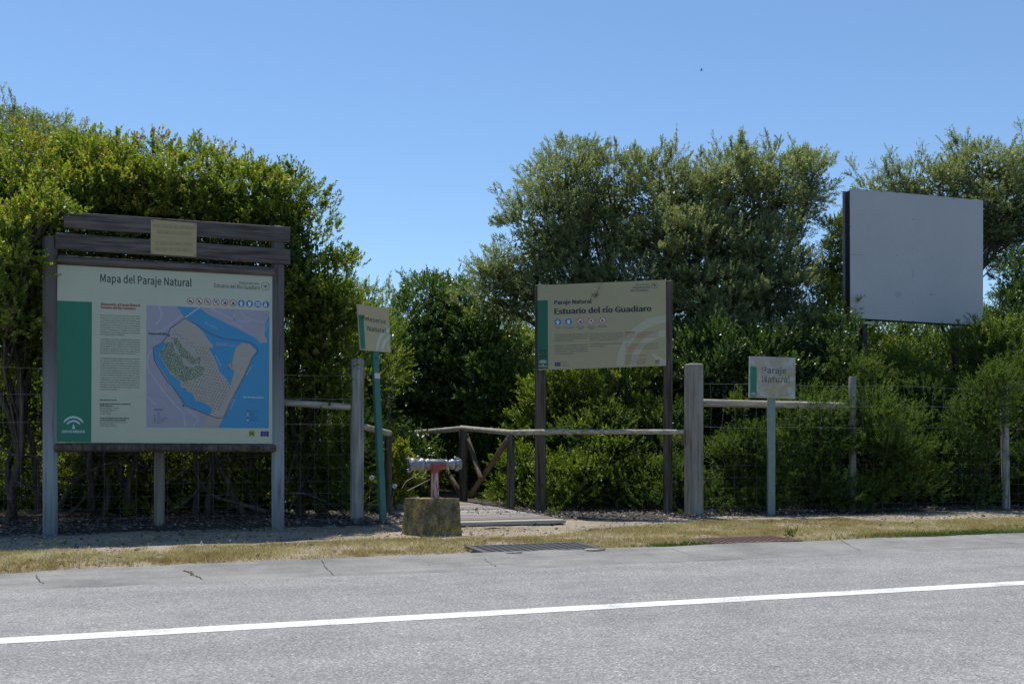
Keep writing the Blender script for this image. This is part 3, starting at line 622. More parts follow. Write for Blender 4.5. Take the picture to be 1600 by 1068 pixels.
for pk, xs in ((pk1, ((441, 363.5), (441, 375.5), (188, 350))), (pk2, ((441, 396.5), (441, 408), (95, 370), (95, 382)))):
    for (x, y) in xs:
        c = mp_.hit(x, y, .052); mb = MB(); mb.tube([c - mp_.n * .01, c + mp_.n * .003], .007, 8); mb.build('bolt', M['iron'], pk)
for nm, (x0, y0, x1, y1), r in (('top_rail', (91, 405.5, 429.5, 425), .048), ('bottom_rail', (86, 699, 431, 700), .045)):
    mb = MB(); mb.log(mp_.hit(x0, y0, .01), mp_.hit(x1, y1, .01), r, 14, 8, .05); mb.build(nm, M['wood_dark_h'] if nm == 'top_rail' else M['wood_brown'], mr)
def bpmat():   # posts: dark brown at the top, pale grey midway, darker towards the foot
    m, t, bs = nodes('grey brown board post'); g = noi(t, coords(t, (34, 34, 1.6)), 1.0, 6, .65); tc = N(t, 'ShaderNodeTexCoord'); sx = N(t, 'ShaderNodeSeparateXYZ'); t.links.new(tc.outputs['Object'], sx.inputs[0])
    ad = N(t, 'ShaderNodeMath', operation='MULTIPLY_ADD'); t.links.new(g, ad.inputs[0]); ad.inputs[1].default_value = .6; t.links.new(sx.outputs[2], ad.inputs[2])
    base = ramp(t, ad.outputs[0], [(0.0, (.13, .14, .15)), (.95, (.27, .30, .32))])
    mr_ = N(t, 'ShaderNodeMapRange'); mr_.inputs[1].default_value = 1.0; mr_.inputs[2].default_value = 2.3; t.links.new(ad.outputs[0], mr_.inputs[0])
    c = mix(t, mr_.outputs[0], base, (.11, .10, .10)); c = mix(t, 1, c, ramp(t, g, [(.3, (.4, .4, .4)), (.45, (1, 1, 1)), (.8, (1.25, 1.25, 1.25))]), 'MULTIPLY')
    setc(t, bs, c, .85, .2); bump(t, bs, g, .4, .005); return m
M['wood_grey2'] = bpmat()
def boardpost(px, w, yb, yt):
    b = mp_.hit(px, yb, 0); r = w / F * b.y / 2; t = mp_.hit(px, yt, 0); b = Vector((b.x, b.y, 0.0)); b -= mp_.n * .035; t -= mp_.n * .035; mb = MB()
    mb.box((b + t) / 2 - Vector((0, 0, .08)), mp_.u * r, mp_.n * r * .9, Vector((0, 0, (t.z - b.z) / 2 + .08)), r * .45); mb.build('post', M['wood_grey2'], mr)
boardpost(78, 21, 838, 368); boardpost(434.5, 19, 827, 352)
# the small beige notice screwed to the planks
nr = empty('small_notice', mp_.hit(271, 400, .055)); tag(nr, 'small beige plate with faded lettering screwed to the planks above the map', 'notice')
class Off(Plane):
    def __init__(s, pl, off): s.o = pl.o + pl.n * off; s.u = pl.u; s.n = pl.n
np_ = Off(mp_, .058)
def Z2(x, y): return 60 + x / 3.902, 320 + y / 3.902
npn = panel(np_, [Z2(686, 88), Z2(966, 112), Z2(963, 317), Z2(684, 298)], .006, 'plate', ink((.36, .30, .15), .4), nr)
pr = Print(np_, Z2); fd = (.27, .23, .125)
pr.text('POR FAVOR NO APARCAR', (702, 138), (955, 152), 22, fd, 1, .02); pr.text('ENCIMA DEL CESPED', (724, 175), (934, 187), 22, fd, 1, .02); pr.line([(712, 193), (948, 208)], 1.6, fd, 1)
pr.text('PLEASE DO NOT PARK', (716, 243), (938, 252), 22, fd, 1, .02); pr.text('ON TOP OF THE GRASS', (710, 279), (940, 289), 22, fd, 1, .02); pr.build('lettering', nr)
for x, y in ((696, 98), (957, 120), (692, 290), (954, 309)):
    c = np_.hit(*Z2(x, y), .001); mb = MB(); mb.tube([c, c + np_.n * .004], .006, 8); mb.build('screw', M['iron'], nr)
# ---- the estuary information sign
ep = Plane(843, 13.42, R(-9)); er = empty('entrance_sign', P(940, HZ, 13.35) - Vector((0, 0, EYE))); tag(er, 'beige information sign with a green band on two dark wooden posts', 'information sign')
def Z7(x, y): return 820 + x / 5.932, 420 + y / 5.933
beige = (.35, .315, .185)
epn = panel(ep, [Z7(118, 152), Z7(1307, 100), Z7(1311, 896), Z7(124, 937)], .03, 'panel', ink(beige, .35), er, plain('sign edge', (.45, .45, .4), .5))
for nm, c, (x, w, y0, y1) in (('a', 1, (843, 16.5, 806, 444)), ('b', 1, (1043.5, 14.5, 800, 437))):
    b = ep.hit(x, 700, -.034); r = w / F * b.y / 2; z1 = ep.hit(x, y1, -.034).z; mb = MB(); mb.box(Vector((b.x, b.y, (z1 - .15) / 2)) - ep.n * .06, ep.u * r, ep.n * .06, Vector((0, 0, (z1 + .15) / 2)), .014); mb.build('post', M['wood_brown'], er)
pr = Print(ep, Z7); pr.poly([(120, 292), (213, 290), (217, 925), (125, 930)], (.012, .12, .07), 1)
pr.build('green_band', epn)
pr = Print(ep, Z7); junta(pr, 169, 845, 84, (.5, .55, .45)); pr.poly([(135, 752), (200, 750), (200, 785), (135, 788)], (.01, .03, .02), 2); pr.poly([(135, 800), (200, 798), (200, 832), (135, 835)], (.01, .03, .02), 2)
pr.text('RENPA', (139, 781), (196, 779), 20, (.02, .14, .08), 3, .03); pr.text('ZEPA', (141, 829), (194, 827), 20, (.02, .14, .08), 3, .03); pr.build('band_emblem', epn)
pr = Print(ep, Z7); pr.text('Paraje Natural', (275, 329), (618, 317), 37, dk, 1, .035); pr.text('Estuario del río Guadiaro', (276, 419), (1172, 391), 50, dk, 1, .04); pr.build('title_lettering', epn)
pr = Print(ep, Z7); pr.text('PARAJE NATURAL', (1026, 153), (1160, 149), 12, dk); pr.text('Estuario del', (1007, 182), (1160, 177), 19, dk, 1, .01); pr.text('Río Guadiaro', (982, 209), (1145, 204), 19, dk, 1, .01); pr.build('subtitle_lettering', epn)
pr = Print(ep, Z7); pr.line([(1178, 175), (1170, 155), (1178, 132), (1200, 122), (1222, 130), (1235, 150), (1230, 175), (1200, 180), (1178, 175)], 3, dk); pr.line([(1182, 148), (1195, 142), (1215, 148)], 6, dk); pr.line([(1202, 148), (1204, 168)], 4, dk); pr.line([(1192, 158), (1204, 155), (1218, 160)], 4, dk); pr.build('park_emblem', epn)
pr = Print(ep, Z7); wh = (.40, .39, .28)
def bigarc(pr, cx, cy, r0, r1, a0, a1, c, x1, y1, lay=1, n=26, ky=1.0):
    q = [];
    for k in range(n + 1):
        a = R(a0 + (a1 - a0) * k / n); row = []
        for r in (r0, r1): row.append((min(x1, cx + r * math.cos(a)), min(y1, cy - r * ky * math.sin(a))))
        q.append(row)
    mi = pr.slot(c)
    for a, b in zip(q, q[1:]):
        pr.mb.add([pr.pt(*a[0], lay), pr.pt(*a[1], lay), pr.pt(*b[1], lay), pr.pt(*b[0], lay)], [(0, 1, 2, 3)], False, mi)
bigarc(pr, 1330, 910, 410, 482, 92, 180, wh, 1306, 900); bigarc(pr, 1330, 925, 300, 360, 92, 178, wh, 1306, 900)
pr.poly([(1168, 770), (1306, 845), (1307, 897), (1240, 895)], wh, 1); pr.build('arch_print', epn)
for x, y, k in ((306, 492, 'b0'), (406, 489, 'b1'), (512, 486, 'n4'), (615, 483, 'n3'), (720, 478, 'n1')): picto(ep, Z7, x, y, 31, k, epn)
pr = Print(ep, Z7)
for x0, x1, y, t_ in ((277, 334, 545, 'Paso solo'), (296, 316, 557, 'a pie'), (356, 458, 541, 'Deposite la basura'), (362, 452, 553, 'en contenedores'), (475, 551, 538, 'No se permite'), (478, 548, 550, 'molestar a los'), (490, 536, 562, 'animales'), (580, 655, 535, 'No se permite'), (578, 657, 547, 'recolectar flores'), (592, 642, 559, 'ni plantas'), (683, 760, 530, 'No se permite'), (678, 763, 542, 'encender fuego')): pr.text(t_, (x0, y), (x1, y - .8), 8, dk)
pr.para(['Este paraje es un lugar privilegiado para la', 'conservación de la naturaleza. El Parlamento', 'de Andalucía lo declaró Paraje Natural por', ('la ley 2/89 de 18 de julio.', .58)], (277, 616), (584, 606), (277, 672), (584, 662), 12, tx, 1); pr.build('body_text', epn); pr = Print(ep, Z7)
pr.para(['El estuario nos permite conocer y', 'contemplar la fauna en todo su esplendor.', 'Respetemos su hábitat. Es recomendable el', 'uso de prismáticos, cámara fotográfica, guía', ('de campo y agua potable.', .56)], (277, 716), (584, 706), (279, 792), (586, 783), 12, tx, 1); pr.build('body_text', epn); pr = Print(ep, Z7)
pr.para(['Procure llevar ropa de colores poco llamativos', 'para no alertar a las aves. En la época de', 'primavera y verano, es aconsejable ir', ('provisto de "repelente" para mosquitos.', .88)], (600, 606), (912, 598), (600, 664), (912, 656), 12, tx, 1); pr.build('body_text', epn); pr = Print(ep, Z7)
pr.para(['Con carácter general, está prohibida toda', ('actividad cinegética.', .45)], (600, 702), (914, 694), (600, 722), (914, 716), 12, tx, 1); pr.build('body_text', epn)
rt = (.27, .07, .05); pr = Print(ep, Z7)
pr.text('ATENCIÓN:', (928, 598), (1022, 596), 14, (.35, .03, .03), 2, .04); pr.text('el servicio de atención le', (1030, 596), (1240, 590), 11, rt, 2)
pr.para(['recomienda usar siempre los senderos', 'que tiene el espacio para disfrutar de su', ('entorno.', .22)], (928, 618), (1240, 610), (928, 660), (1240, 652), 12, rt, 2); pr.build('red_text', epn); pr = Print(ep, Z7)
pr.para(['Ante cualquier emergencia avisen a los', 'Agentes de Medio Ambiente o a las', 'autoridades locales. Para mayores inf.', ('escríbanos.', .24)], (928, 704), (1240, 694), (930, 766), (1240, 760), 12, rt, 2); pr.build('red_text', epn); pr = Print(ep, Z7)
pr.para([('Dirección para la correspondencia:', 1), ('Consejería de M. Ambiente', .55), 'Delegación Provincial de Cádiz', ('Plaza Asdrúbal, edificio Nautilus', .95), ('11008 - Cádiz. Tf. 956 008 700', .95)], (930, 808), (1135, 801), (932, 886), (1128, 880), 10, rt, 2, .01); pr.build('red_text', epn)
pr = Print(ep, Z7); pr.poly([(1211, 846), (1246, 843), (1247, 877), (1212, 878)], (.33, .02, .03), 1); pr.text('112', (1216, 868), (1242, 866), 12, (.5, .5, .5), 2, .03); pr.build('red_mark', epn)
euflag(ep, Z7, 278, 864, 331, 902, epn)
pr = Print(ep, Z7); pr.text('UNIÓN EUROPEA', (344, 866), (398, 864), 7, dk); pr.text('Fondo Europeo', (344, 886), (392, 885), 7, dk); pr.text('de Desarrollo Regional', (344, 900), (412, 898), 7, dk); pr.build('funding_text', epn)
# ---- the tilted "Reserva Natural" sign
rp = Plane(583, 11.82, R(40)); rr = empty('reserve_sign', P(600, 820, 11.82)); tag(rr, 'small beige sign reading Reserva Natural on a leaning dark green post', 'sign')
def Z5(x, y): return 540 + x / 6.678, 460 + y / 6.675
rpn = panel(rp, [Z5(122, 98), Z5(445, 145), Z5(473, 606), Z5(155, 575)], .02, 'panel', ink((.40, .335, .19), .4), rr, plain('reserve sign edge', (.5, .48, .4), .5))
pr = Print(rp, Z5); pr.poly([(132, 212), (186, 215), (207, 570), (158, 566)], (.012, .15, .10), 1); pr.text('Reserva', (219, 278), (417, 306), 48, (.04, .07, .06), 1, .012); pr.text('Natural', (226, 375), (421, 402), 48, (.04, .07, .06), 3, .012); pr.build('lettering', rpn)
pr = Print(rp, Z5); mi = (.42, .47, .40)
bigarc(pr, 470, 600, 130, 156, 94, 176, mi, 462, 588, 1, 14, 1.62); bigarc(pr, 478, 602, 84, 112, 94, 176, mi, 465, 590, 1, 14, 1.6); pr.poly([(418, 510), (463, 560), (470, 598), (455, 596)], mi, 1); pr.build('arch_print', rpn)
b = P(599, 822, 11.86); t = P(582.5, 484, 11.9); b = Vector((b.x, b.y + .02, -.1)); mb = MB(); ax = (t - b) / 2
mb.box((t + b) / 2, rp.u * .041, rp.n * .028, ax, .006); po = mb.build('post', plain('dark green enamel', (.035, .14, .11), .45, .4, 0, .15, 14), rr)
for (px, py, r, c) in ((587.5, 558, .024, (.02, .09, .07)), (588, 569.5, .017, (.015, .03, .03)), (588, 569.5, .006, (.6, .6, .6))):
    k = (py - 484) / (822 - 484); cc = t + (b - t) * k + rp.n * (.029 + (.002 if c[0] > .5 else .0)); mb = MB(); mb.tube([cc, cc + rp.n * .002], r, 14); mb.build('disc_mark', ink(c), po)
k = (584 - 484) / 338; cc = t + (b - t) * k + rp.n * .0295; mb = MB(); mb.box(cc, rp.u * .038, rp.n * .001, ax.normalized() * .032); mb.build('white_sticker', ink((.5, .5, .5)), po)
# ---- the small peeling sign
sp = Plane(1207, 13.2, R(6)); sr = empty('peeling_sign', P(1207, 807, 13.2)); tag(sr, 'small peeling beige sign reading Paraje Natural on a pale green post', 'sign')
def Z6(x, y): return 1160 + x / 10.68, 540 + y / 10.68
def peel():
    m, t, bs = nodes('peeling sign face'); f = noi(t, coords(t), 7, 5, .6); f2 = noi(t, coords(t), 60, 3)
    c = ramp(t, f, [(.45, (.34, .315, .25)), (.56, (.38, .36, .31)), (.60, (.40, .42, .45))]); setc(t, bs, mix(t, 1, c, ramp(t, f2, [(.3, (.85, .85, .85)), (.7, (1.1, 1.1, 1.1))]), 'MULTIPLY'), .6, .3); return m
spn = panel(sp, [Z6(118, 172), Z6(886, 196), Z6(881, 882), Z6(110, 862)], .02, 'panel', peel(), sr, plain('pale sign edge', (.55, .54, .48), .5))
pr = Print(sp, Z6); pr.poly([(132, 343), (215, 344), (240, 368), (236, 858), (130, 853)], (.02, .16, .115), 1); pr.build('green_band', spn)
pr = Print(sp, Z6); pr.arc(182, 820, 30, 44, 15, 165, (.35, .4, .35), 2); pr.arc(182, 822, 14, 24, 15, 165, (.35, .4, .35), 2); pr.line([(140, 828), (230, 830)], 12, (.3, .36, .32), 2); pr.build('band_emblem', spn)
pr = Print(sp, Z6); pt_ = (.33, .29, .17)
bigarc(pr, 900, 900, 395, 470, 92, 178, pt_, 883, 872); bigarc(pr, 905, 900, 250, 325, 95, 178, pt_, 880, 872); pr.build('arch_print', spn)
pr = Print(sp, Z6); gy = (.06, .085, .09); pr.text('Paraje', (328, 455), (735, 466), 100, gy, 2, .01); pr.text('Natural', (328, 606), (795, 612), 100, gy, 2, .01)
for x, y in ((318, 824), (520, 826), (548, 824), (690, 828), (720, 828), (752, 828), (275, 700), (412, 712), (590, 717), (690, 716), (770, 690)): pr.disc(x, y, random.uniform(5, 11), (.1, .11, .12), 2, 5)
pr.build('lettering', spn)
pr = Print(sp, Z6)     # flakes where the print has come off
for q in ([(330, 375), (372, 368), (380, 392), (350, 400)], [(328, 405), (345, 395), (352, 440), (338, 452)], [(345, 505), (365, 520), (352, 560), (330, 570)], [(560, 500), (590, 520), (575, 540), (552, 528)], [(795, 560), (800, 590), (785, 600), (770, 575)], [(600, 560), (640, 545), (660, 562), (620, 585)]): pr.poly(q, (.38, .37, .33), 3)
pr.build('peeled_patch', spn)
mb = MB(); b = P(1207.5, 807, 13.2); mb.box(Vector((b.x - .006, b.y + .06, .75)), sp.u * .05, sp.n * .028, Vector((.002, 0, .95)), .006); mb.build('post', plain('pale green enamel', (.16, .235, .215), .5, .35, 0, .12, 10), sr)
# ---- the blank billboard
bl = Plane(1328.5, 16.0, R(18)); br = empty('blank_billboard', P(1430, HZ, 16.4) - Vector((0, 0, EYE))); tag(br, 'large blank grey billboard raised on posts above the hedge', 'billboard')
def bbm():
    m, t, bs = nodes('blank grey sheet'); v = coords(t); f = noi(t, v, 1.2, 4); g = noi(t, v, 9, 5)
    c = ramp(t, f, [(.3, (.38, .39, .405)), (.7, (.42, .43, .44))]); setc(t, bs, mix(t, 1, c, ramp(t, g, [(.3, (.97, .97, .97)), (.7, (1.02, 1.02, 1.02))]), 'MULTIPLY'), .45, .35); return m
c4 = [(1328.4, 294), (1536, 312.8), (1536, 508.5), (1328.8, 496.3)]
bpn = panel(bl, c4, .012, 'front_panel', bbm(), br, plain('sheet edge', (.3, .3, .3), .5)); back = Off(bl, -.19)
def shift(off): return [Vector(bl.hit(*q)) + bl.n * off for q in c4]
def hexpanel(name, offa, offb, mat, grow=0.0):
    a = shift(offa); b_ = shift(offb); mb = MB(); mb.hexa(b_, a); return mb.build(name, mat, br)
hexpanel('back_panel', -.185, -.2, plain('grey frame', (.22, .23, .24), .5))
a = shift(-.014); b_ = shift(-.183); mb = MB(); inn = .05
fr = plain('dark steel', (.035, .038, .045), .5, .4, .3)
uu = bl.u
def seg(q0, q1, w):     # frame members between the two sheets
    c = (q0 + q1) / 2 - bl.n * .0985; d = (q1 - q0) / 2; mb.box(c, d * .999, bl.n * .083, (d.cross(bl.n)).normalized() * w)
P4 = shift(0); ins = lambda p, du, dz: p + uu * du + Z_ * dz
seg(ins(P4[0], .05, -.03), ins(P4[1], -.05, -.03), .02); seg(ins(P4[3], .05, .03), ins(P4[2], -.05, .03), .02)
seg(ins(P4[0], .06, -.06), ins(P4[3], .06, .06), .02); seg(ins(P4[1], -.06, -.06), ins(P4[2], -.06, .06), .02)
seg(ins(P4[0], .09, -1.03), ins(P4[1], -.09, -1.03), .02); mb.build('frame', fr, br)
for x in (1355.5, 1499):
    c = bl.hit(x, 505) - bl.n * .1; mb = MB(); mb.box(Vector((c.x, c.y, 1.4)), uu * .05, bl.n * .05, Vector((0, 0, 1.5 + .02)), .008); po = mb.build('post', plain('maroon steel', (.045, .03, .033), .6, .3), br)
    mb = MB(); mb.box(Vector((c.x + .03, c.y, bl.hit(x, 504 if x < 1400 else 511).z - .0)) + bl.n * .06, uu * .11, bl.n * .03, Vector((0, 0, .018))); mb.build('bracket', M['wire'], po)
pr = Print(bl, lambda x, y: (1280 + x / 3.681, 270 + y / 3.683)); gk = (.09, .1, .12)
pr.line([(540, 558), (540, 607)], 2.2, gk); pr.line([(182, 470), (258, 472)], 1.6, gk)
for x, y, r in ((541, 270, 4), (540, 356, 2), (445, 479, 3.5), (653, 491, 3), (774, 505, 2.5), (643, 700, 5), (650, 704, 3), (538, 749, 3), (537, 436, 2.5), (539, 468, 2), (232, 458, 2.5), (348, 472, 2), (541, 232, 2), (648, 341, 2), (182, 310, 4)): pr.disc(x, y, r, gk, 1, 5, r * .7)
for x, y in ((275, 100), (360, 107), (450, 114), (690, 134), (774, 145), (866, 152), (470, 848), (540, 853)): pr.disc(x, y, 7, (.12, .13, .14), 1, 7, 4)
pr.disc(455, 700, 20, (.34, .35, .36), 1, 16); pr.build('scratches', bpn)

# ================================================================ standpipe on its block
hr = empty('water_standpipe', P(683, 780, 10.45)); hd = hr.location
blk = empty('concrete_block', P(676, 838, 10.4)); tag(blk, 'low square concrete block with yellow lichen at the end of the grass', 'concrete block')
cA = math.radians(38); C0 = P(664, 838.5, 10.2); C0.z = -.05
u1 = Vector((math.cos(R(14)), math.sin(R(14)), 0)); u2 = Vector((-math.sin(R(40)), math.cos(R(40)), 0))
L1, L2, H = .39, .43, .395
import bmesh
bm = bmesh.new(); ng = 22
def blockpt(a, b, c):
    q = C0 + u1 * (L1 * a) + u2 * (L2 * b) + Z_ * (c * (H + .05)); cen = C0 + u1 * L1 / 2 + u2 * L2 / 2
    k = 1.01 - .10 * c; q.x = cen.x + (q.x - cen.x) * k; q.y = cen.y + (q.y - cen.y) * k; return q
bmesh.ops.create_cube(bm, size=1); bmesh.ops.subdivide_edges(bm, edges=bm.edges, cuts=ng, use_grid_fill=True)
for v in bm.verts:
    a, b, c = v.co.x, v.co.y, v.co.z
    e = .016; q = Vector((a, b, c)); i = Vector([max(-.5 + e, min(.5 - e, t)) for t in q]); d = q - i
    if d.length > 1e-6: q = i + d.normalized() * min(d.length, e)
    w = blockpt(q.x + .5, q.y + .5, q.z + .5); nn = noise.noise(w * 9) * .005 + noise.noise(w * 34) * .004 + noise.noise(w * 3) * .005
    v.co = w + (w - (C0 + u1 * L1 / 2 + u2 * L2 / 2 + Z_ * H / 2)).normalized() * nn - blk.location
me = bpy.data.meshes.new('body'); bm.to_mesh(me); bm.free(); me.materials.append(M['block'])
o = bpy.data.objects.new('body', me); COL.objects.link(o); o.parent = blk
tag(hr, 'worn red standpipe with aluminium hose couplings set on the concrete block', 'standpipe')
pc = P(679.5, 779, 10.4); pz = P(683, 725, 10.4).z; hr.location = Vector((pc.x, pc.y, H)); 
def zrel(z): return Vector((pc.x, pc.y, z))
TM = M['tee']
mb = MB(); mb.tube([zrel(H - .03), zrel(pz - .04)], .042, 20); mb.tube([zrel(H - .005), zrel(H + .008)], [.05, .047], 20); mb.build('riser_pipe', M['redpipe'], hr)
ta = R(24); tu = Vector((math.cos(ta), math.sin(ta), 0)); tc_ = Vector((pc.x + .02, pc.y, pz))
def lathe(mb, prof, c, axis, sides=22, closed=True):
    mb.tube([c + axis * t for t, r in prof], [r for t, r in prof], sides, closed)
mb = MB(); lathe(mb, [(-.088, .05), (-.085, .054), (.085, .054), (.088, .05)], tc_, tu)
mb.tube([zrel(pz), zrel(pz - .045), zrel(pz - .085)], [.052, .052, .047], 20); mb.build('tee_fitting', TM, hr)
def coupling(sgn, R0, L, lab):
    ax = tu * sgn; c = tc_ + ax * .085; mb = MB()
    lathe(mb, [(0, R0 * .86), (.005, R0 * .98), (.03, R0 * .98), (.034, R0 * .82), (.06, R0 * .82), (.062, R0), (.075, R0 * 1.04), (.10, R0), (.12, R0 * .93), (.16, R0 * .93), (.165, R0 * 1.06), (.18, R0 * 1.1), (L - .03, R0 * 1.1), (L, R0 * 1.02), (L, R0 * .72), (L - .03, R0 * .68)], c, ax)
    cp = mb.build('coupling', M['alu'], hr)
    mb = MB(); lathe(mb, [(.076, R0 * 1.05), (.078, R0 * 1.1), (.092, R0 * 1.1), (.094, R0 * 1.05)], c, ax); mb.build('clamp_band', M['wire'], cp)
    e = c + ax * (L - .005); n1 = ax.orthogonal().normalized(); n2 = ax.cross(n1)
    mb = MB()
    for k in range(2 if sgn > 0 else 3):
        a = k * (math.pi if sgn > 0 else 2.094) + .9; d = n1 * math.cos(a) + n2 * math.sin(a); t_ = ax.cross(d)
        mb.box(e + d * R0 * 1.1, d * .014, t_ * .02, ax * .022, .004)
    mb.build('lug', M['alu'], cp)
    mb = MB(); q = c + ax * .12 + Z_ * R0; mb.tube([q - Z_ * .01, q + Z_ * .022], .013, 10); mb.tube([q + Z_ * .022, q + Z_ * .035], [.018, .006], 10); mb.build('bolt', M['alu'], cp)
    if sgn < 0:
        mb = MB(); lathe(mb, [(L - .012, R0 * .66), (L - .008, R0 * .66)], c, ax); mb.build('dark_bore', plain('bore shade', (.012, .012, .012), .7, .3), cp)  # black disc paints the shade inside the open coupling end
coupling(-1, .062, .215, ''); coupling(1, .05, .14, '')
# dry stalks leaning on the standpipe
for pts, lab in (([(662, 733), (650, 742), (634, 752), (628, 762)], 'pale dry stalk hanging under the left hose coupling'), ([(672, 748), (655, 757), (637, 766)], 'longer pale dry stalk leaning on the red pipe')):
    mb = MB(); mb.tube([P(x, y, 10.3 + .12 * k) for k, (x, y) in enumerate(pts)], [.004, .005, .005, .004][:len(pts)], 6); tag(mb.build('dry_stalk', plain('straw', (.4, .37, .26), .8)), lab, 'plant stalk', 'dry stalks by the standpipe')

# ================================================================ boardwalk and its railings
edge = [(.62, 11.85), (.31, 12.6), (-.08, 13.5), (-.36, 14.4), (-.88, 15.3), (-1.7, 16.2), (-2.7, 17.0)]
wk = empty('boardwalk', (-.3, 12.2, 0)); tag(wk, 'weathered grey plank boardwalk leading into the bushes', 'boardwalk')
def interp(t):
    i = min(len(edge) - 2, int(t)); f = t - i; a, b = edge[i], edge[i + 1]; return Vector((a[0] + (b[0] - a[0]) * f, a[1] + (b[1] - a[1]) * f, 0))
mb = MB(); WD = 1.6; t = 0.0; k = 0
while t < len(edge) - 1.05:
    p = interp(t); p2 = interp(t + .08); d = (p2 - p).normalized(); 
    turn = min(1, t / 2.2); a = math.radians(18.7) * (1 - turn) + (math.atan2(d.y, d.x) - math.pi / 2) * turn
    u = Vector((math.cos(a), math.sin(a), 0)); v = Vector((-math.sin(a), math.cos(a), 0))
    w = .14; ln = WD * random.uniform(.985, 1.01); zz = .045 + .012 * t + random.uniform(-.003, .003)
    mb.cv = random.random(); mb.box(p - u * ln / 2 + Vector((0, 0, zz)), u * ln / 2, v * (w / 2 - .011), Vector((0, 0, .02)), .003)
    seglen = (interp(int(t) + 1) - interp(int(t))).length if t < len(edge) - 2 else 1; t += w / max(seglen, .3); k += 1
mb.build('deck', M['deck'], wk, attr=True)
mb = MB()
for off in (.06, WD / 2, WD - .08):
    for i in range(len(edge) - 1):
        a = Vector((*edge[i], 0)); b = Vector((*edge[i + 1], 0)); u = Vector((math.cos(.25), math.sin(.25), 0)) * -off; c = (a + b) / 2 + u + Vector((0, .04, -.005 + .012 * i)); d = (b - a) / 2; mb.box(c, d * .97, d.cross(Z_).normalized() * .035, Z_ * .028)
mb.build('joist', M['wood_brown'], wk)
def railing(name, lab, posts, rails, braces):
    base = P(*posts[0][:2], posts[0][2]); base.z = 0; rt_ = empty(name, base); tag(rt_, lab, 'railing')
    for x, y, D, w, yt in posts: post('post', x, y, D, w, yt, M['wood_brown'], rt_)
    for (x0, y0, D0), (x1, y1, D1), w in rails:
        mb = MB(); mb.log(P(x0, y0, D0), P(x1, y1, D1), w / F * (D0 + D1) / 4, 14, 8, .05); mb.build('rail', M['wood_grey_h'], rt_)
    for (x0, y0, D0), (x1, y1, D1), w in braces:
        mb = MB(); mb.log(P(x0, y0, D0), P(x1, y1, D1), w / F * (D0 + D1) / 4, 12, 6, .05); mb.build('brace', M['wood_brace'], rt_)
    return rt_
rail_r = railing('path_railing', 'long round timber railing with diagonal braces along the boardwalk edge', [(798, 799, 13.5, 12.5, 679), (724, 782, 15.0, 13.5, 668), (662.5, 780, 15.7, 11, 680)],
    [((880, 674.2, 13.05), (1068, 674.5, 12.95), 8), ((797, 675.5, 13.5), (884, 673.8, 13.1), 8.5), ((720, 668.3, 15.0), (800, 675.6, 13.5), 8.5), ((622, 678, 16.1), (726, 668.8, 15.0), 8)],
    [((794, 686, 13.5), (733, 776, 14.9), 9), ((728, 678, 15.05), (752, 748, 14.2), 8), ((663, 684, 15.6), (722, 774, 15.05), 9), ((657, 690, 15.7), (636, 730, 16.0), 8)])
mb = MB(); mb.box(P(1068, 683.5, 12.98), RD * .022, RN * .03, Z_ * .1, .004); mb.build('end_block', M['wood_brace'], rail_r)
railing('short_railing', 'short timber railing with one post behind the green sign post', [(606.5, 802, 13.0, 12, 674)], [((566, 666, 12.3), (609, 677, 13.0), 10)], [])

# ================================================================ wire fences with posts and rails
def fence(name, lab, posts, wires, rail, s0, s1):
    base = P(posts[0][0], HZ, posts[0][2]); base.z = 0; rt_ = empty(name, base); tag(rt_, lab, 'fence', None)
    for x, y, D, w, yt, sq, mat, dx in posts: post('post', x, y, D, w, yt, M[mat], rt_, sq, None, dx)
    for (x0, y0, D0), (x1, y1, D1), w in rail:
        mb = MB(); mb.log(P(x0, y0, D0), P(x1, y1, D1), w / F * (D0 + D1) / 4, 14, 8, .05); mb.build('rail', M['wood_grey_h'], rt_)
    (xa, Da), (xb, Db) = wires; A = P(xa, HZ, Da); B = P(xb, HZ, Db); A.z = B.z = 0; L = (B - A).length; u = (B - A) / L; n = Vector((u.y, -u.x, 0))
    zs = [.06, .14, .25, .38, .52, .68, .84, 1.0, 1.2, 1.5, 1.78]
    def wp(s, k, f=1.0):
        z = zs[k]; amp = .03 * max(0, k - 5) / 3 * s1
        return A + u * s + n * (.075 + .02 * nz(s, k, 1.1)) + Z_ * (z + amp * (nz(s, k * .3, .9, 4) * 1.2 - .4) + .006 * nz(s, k, 5))
    mb = MB()
    for k in range(len(zs)):
        m_ = int(L / .12); mb.tube([wp(L * i / m_, k) for i in range(m_ + 1)], .0008 if k < 8 else .0024, 4, False)
    mb.build('horizontal_wire', M['wire'], rt_); mb = MB(); s_ = .1
    while s_ < L:
        pts = []
        for k in range(len(zs) - (1 if random.random() < s0 else 0)):
            q = wp(s_, k); pts.append(q + u * (.05 * nz(s_, k * .8, 2.3, 7) * (k / 6) * s1)); 
            if k < len(zs) - 1: pts.append((q + wp(s_, min(k + 1, len(zs) - 1))) / 2 + u * (.03 * random.uniform(-1, 1) * s1 * (k > 5)))
        mb.tube(pts, [.0008 if q.z < 1.1 else .0017 for q in pts], 3, False); s_ += .165
    mb.build('vertical_wire', M['wire'], rt_)
    return rt_
fence('wire_fence', 'wire mesh fence behind the map board, with round posts and one timber rail', [(249, 824, 11.28, 16, 560, False, 'wood_post', 0), (557.5, 819, 12.0, 21, 560, False, 'wood_grey', .01)], ((-120, 10.4), (548, 12.05)), [((440, 628.5, 11.72), (548, 635.5, 11.98), 11)], .2, .4)
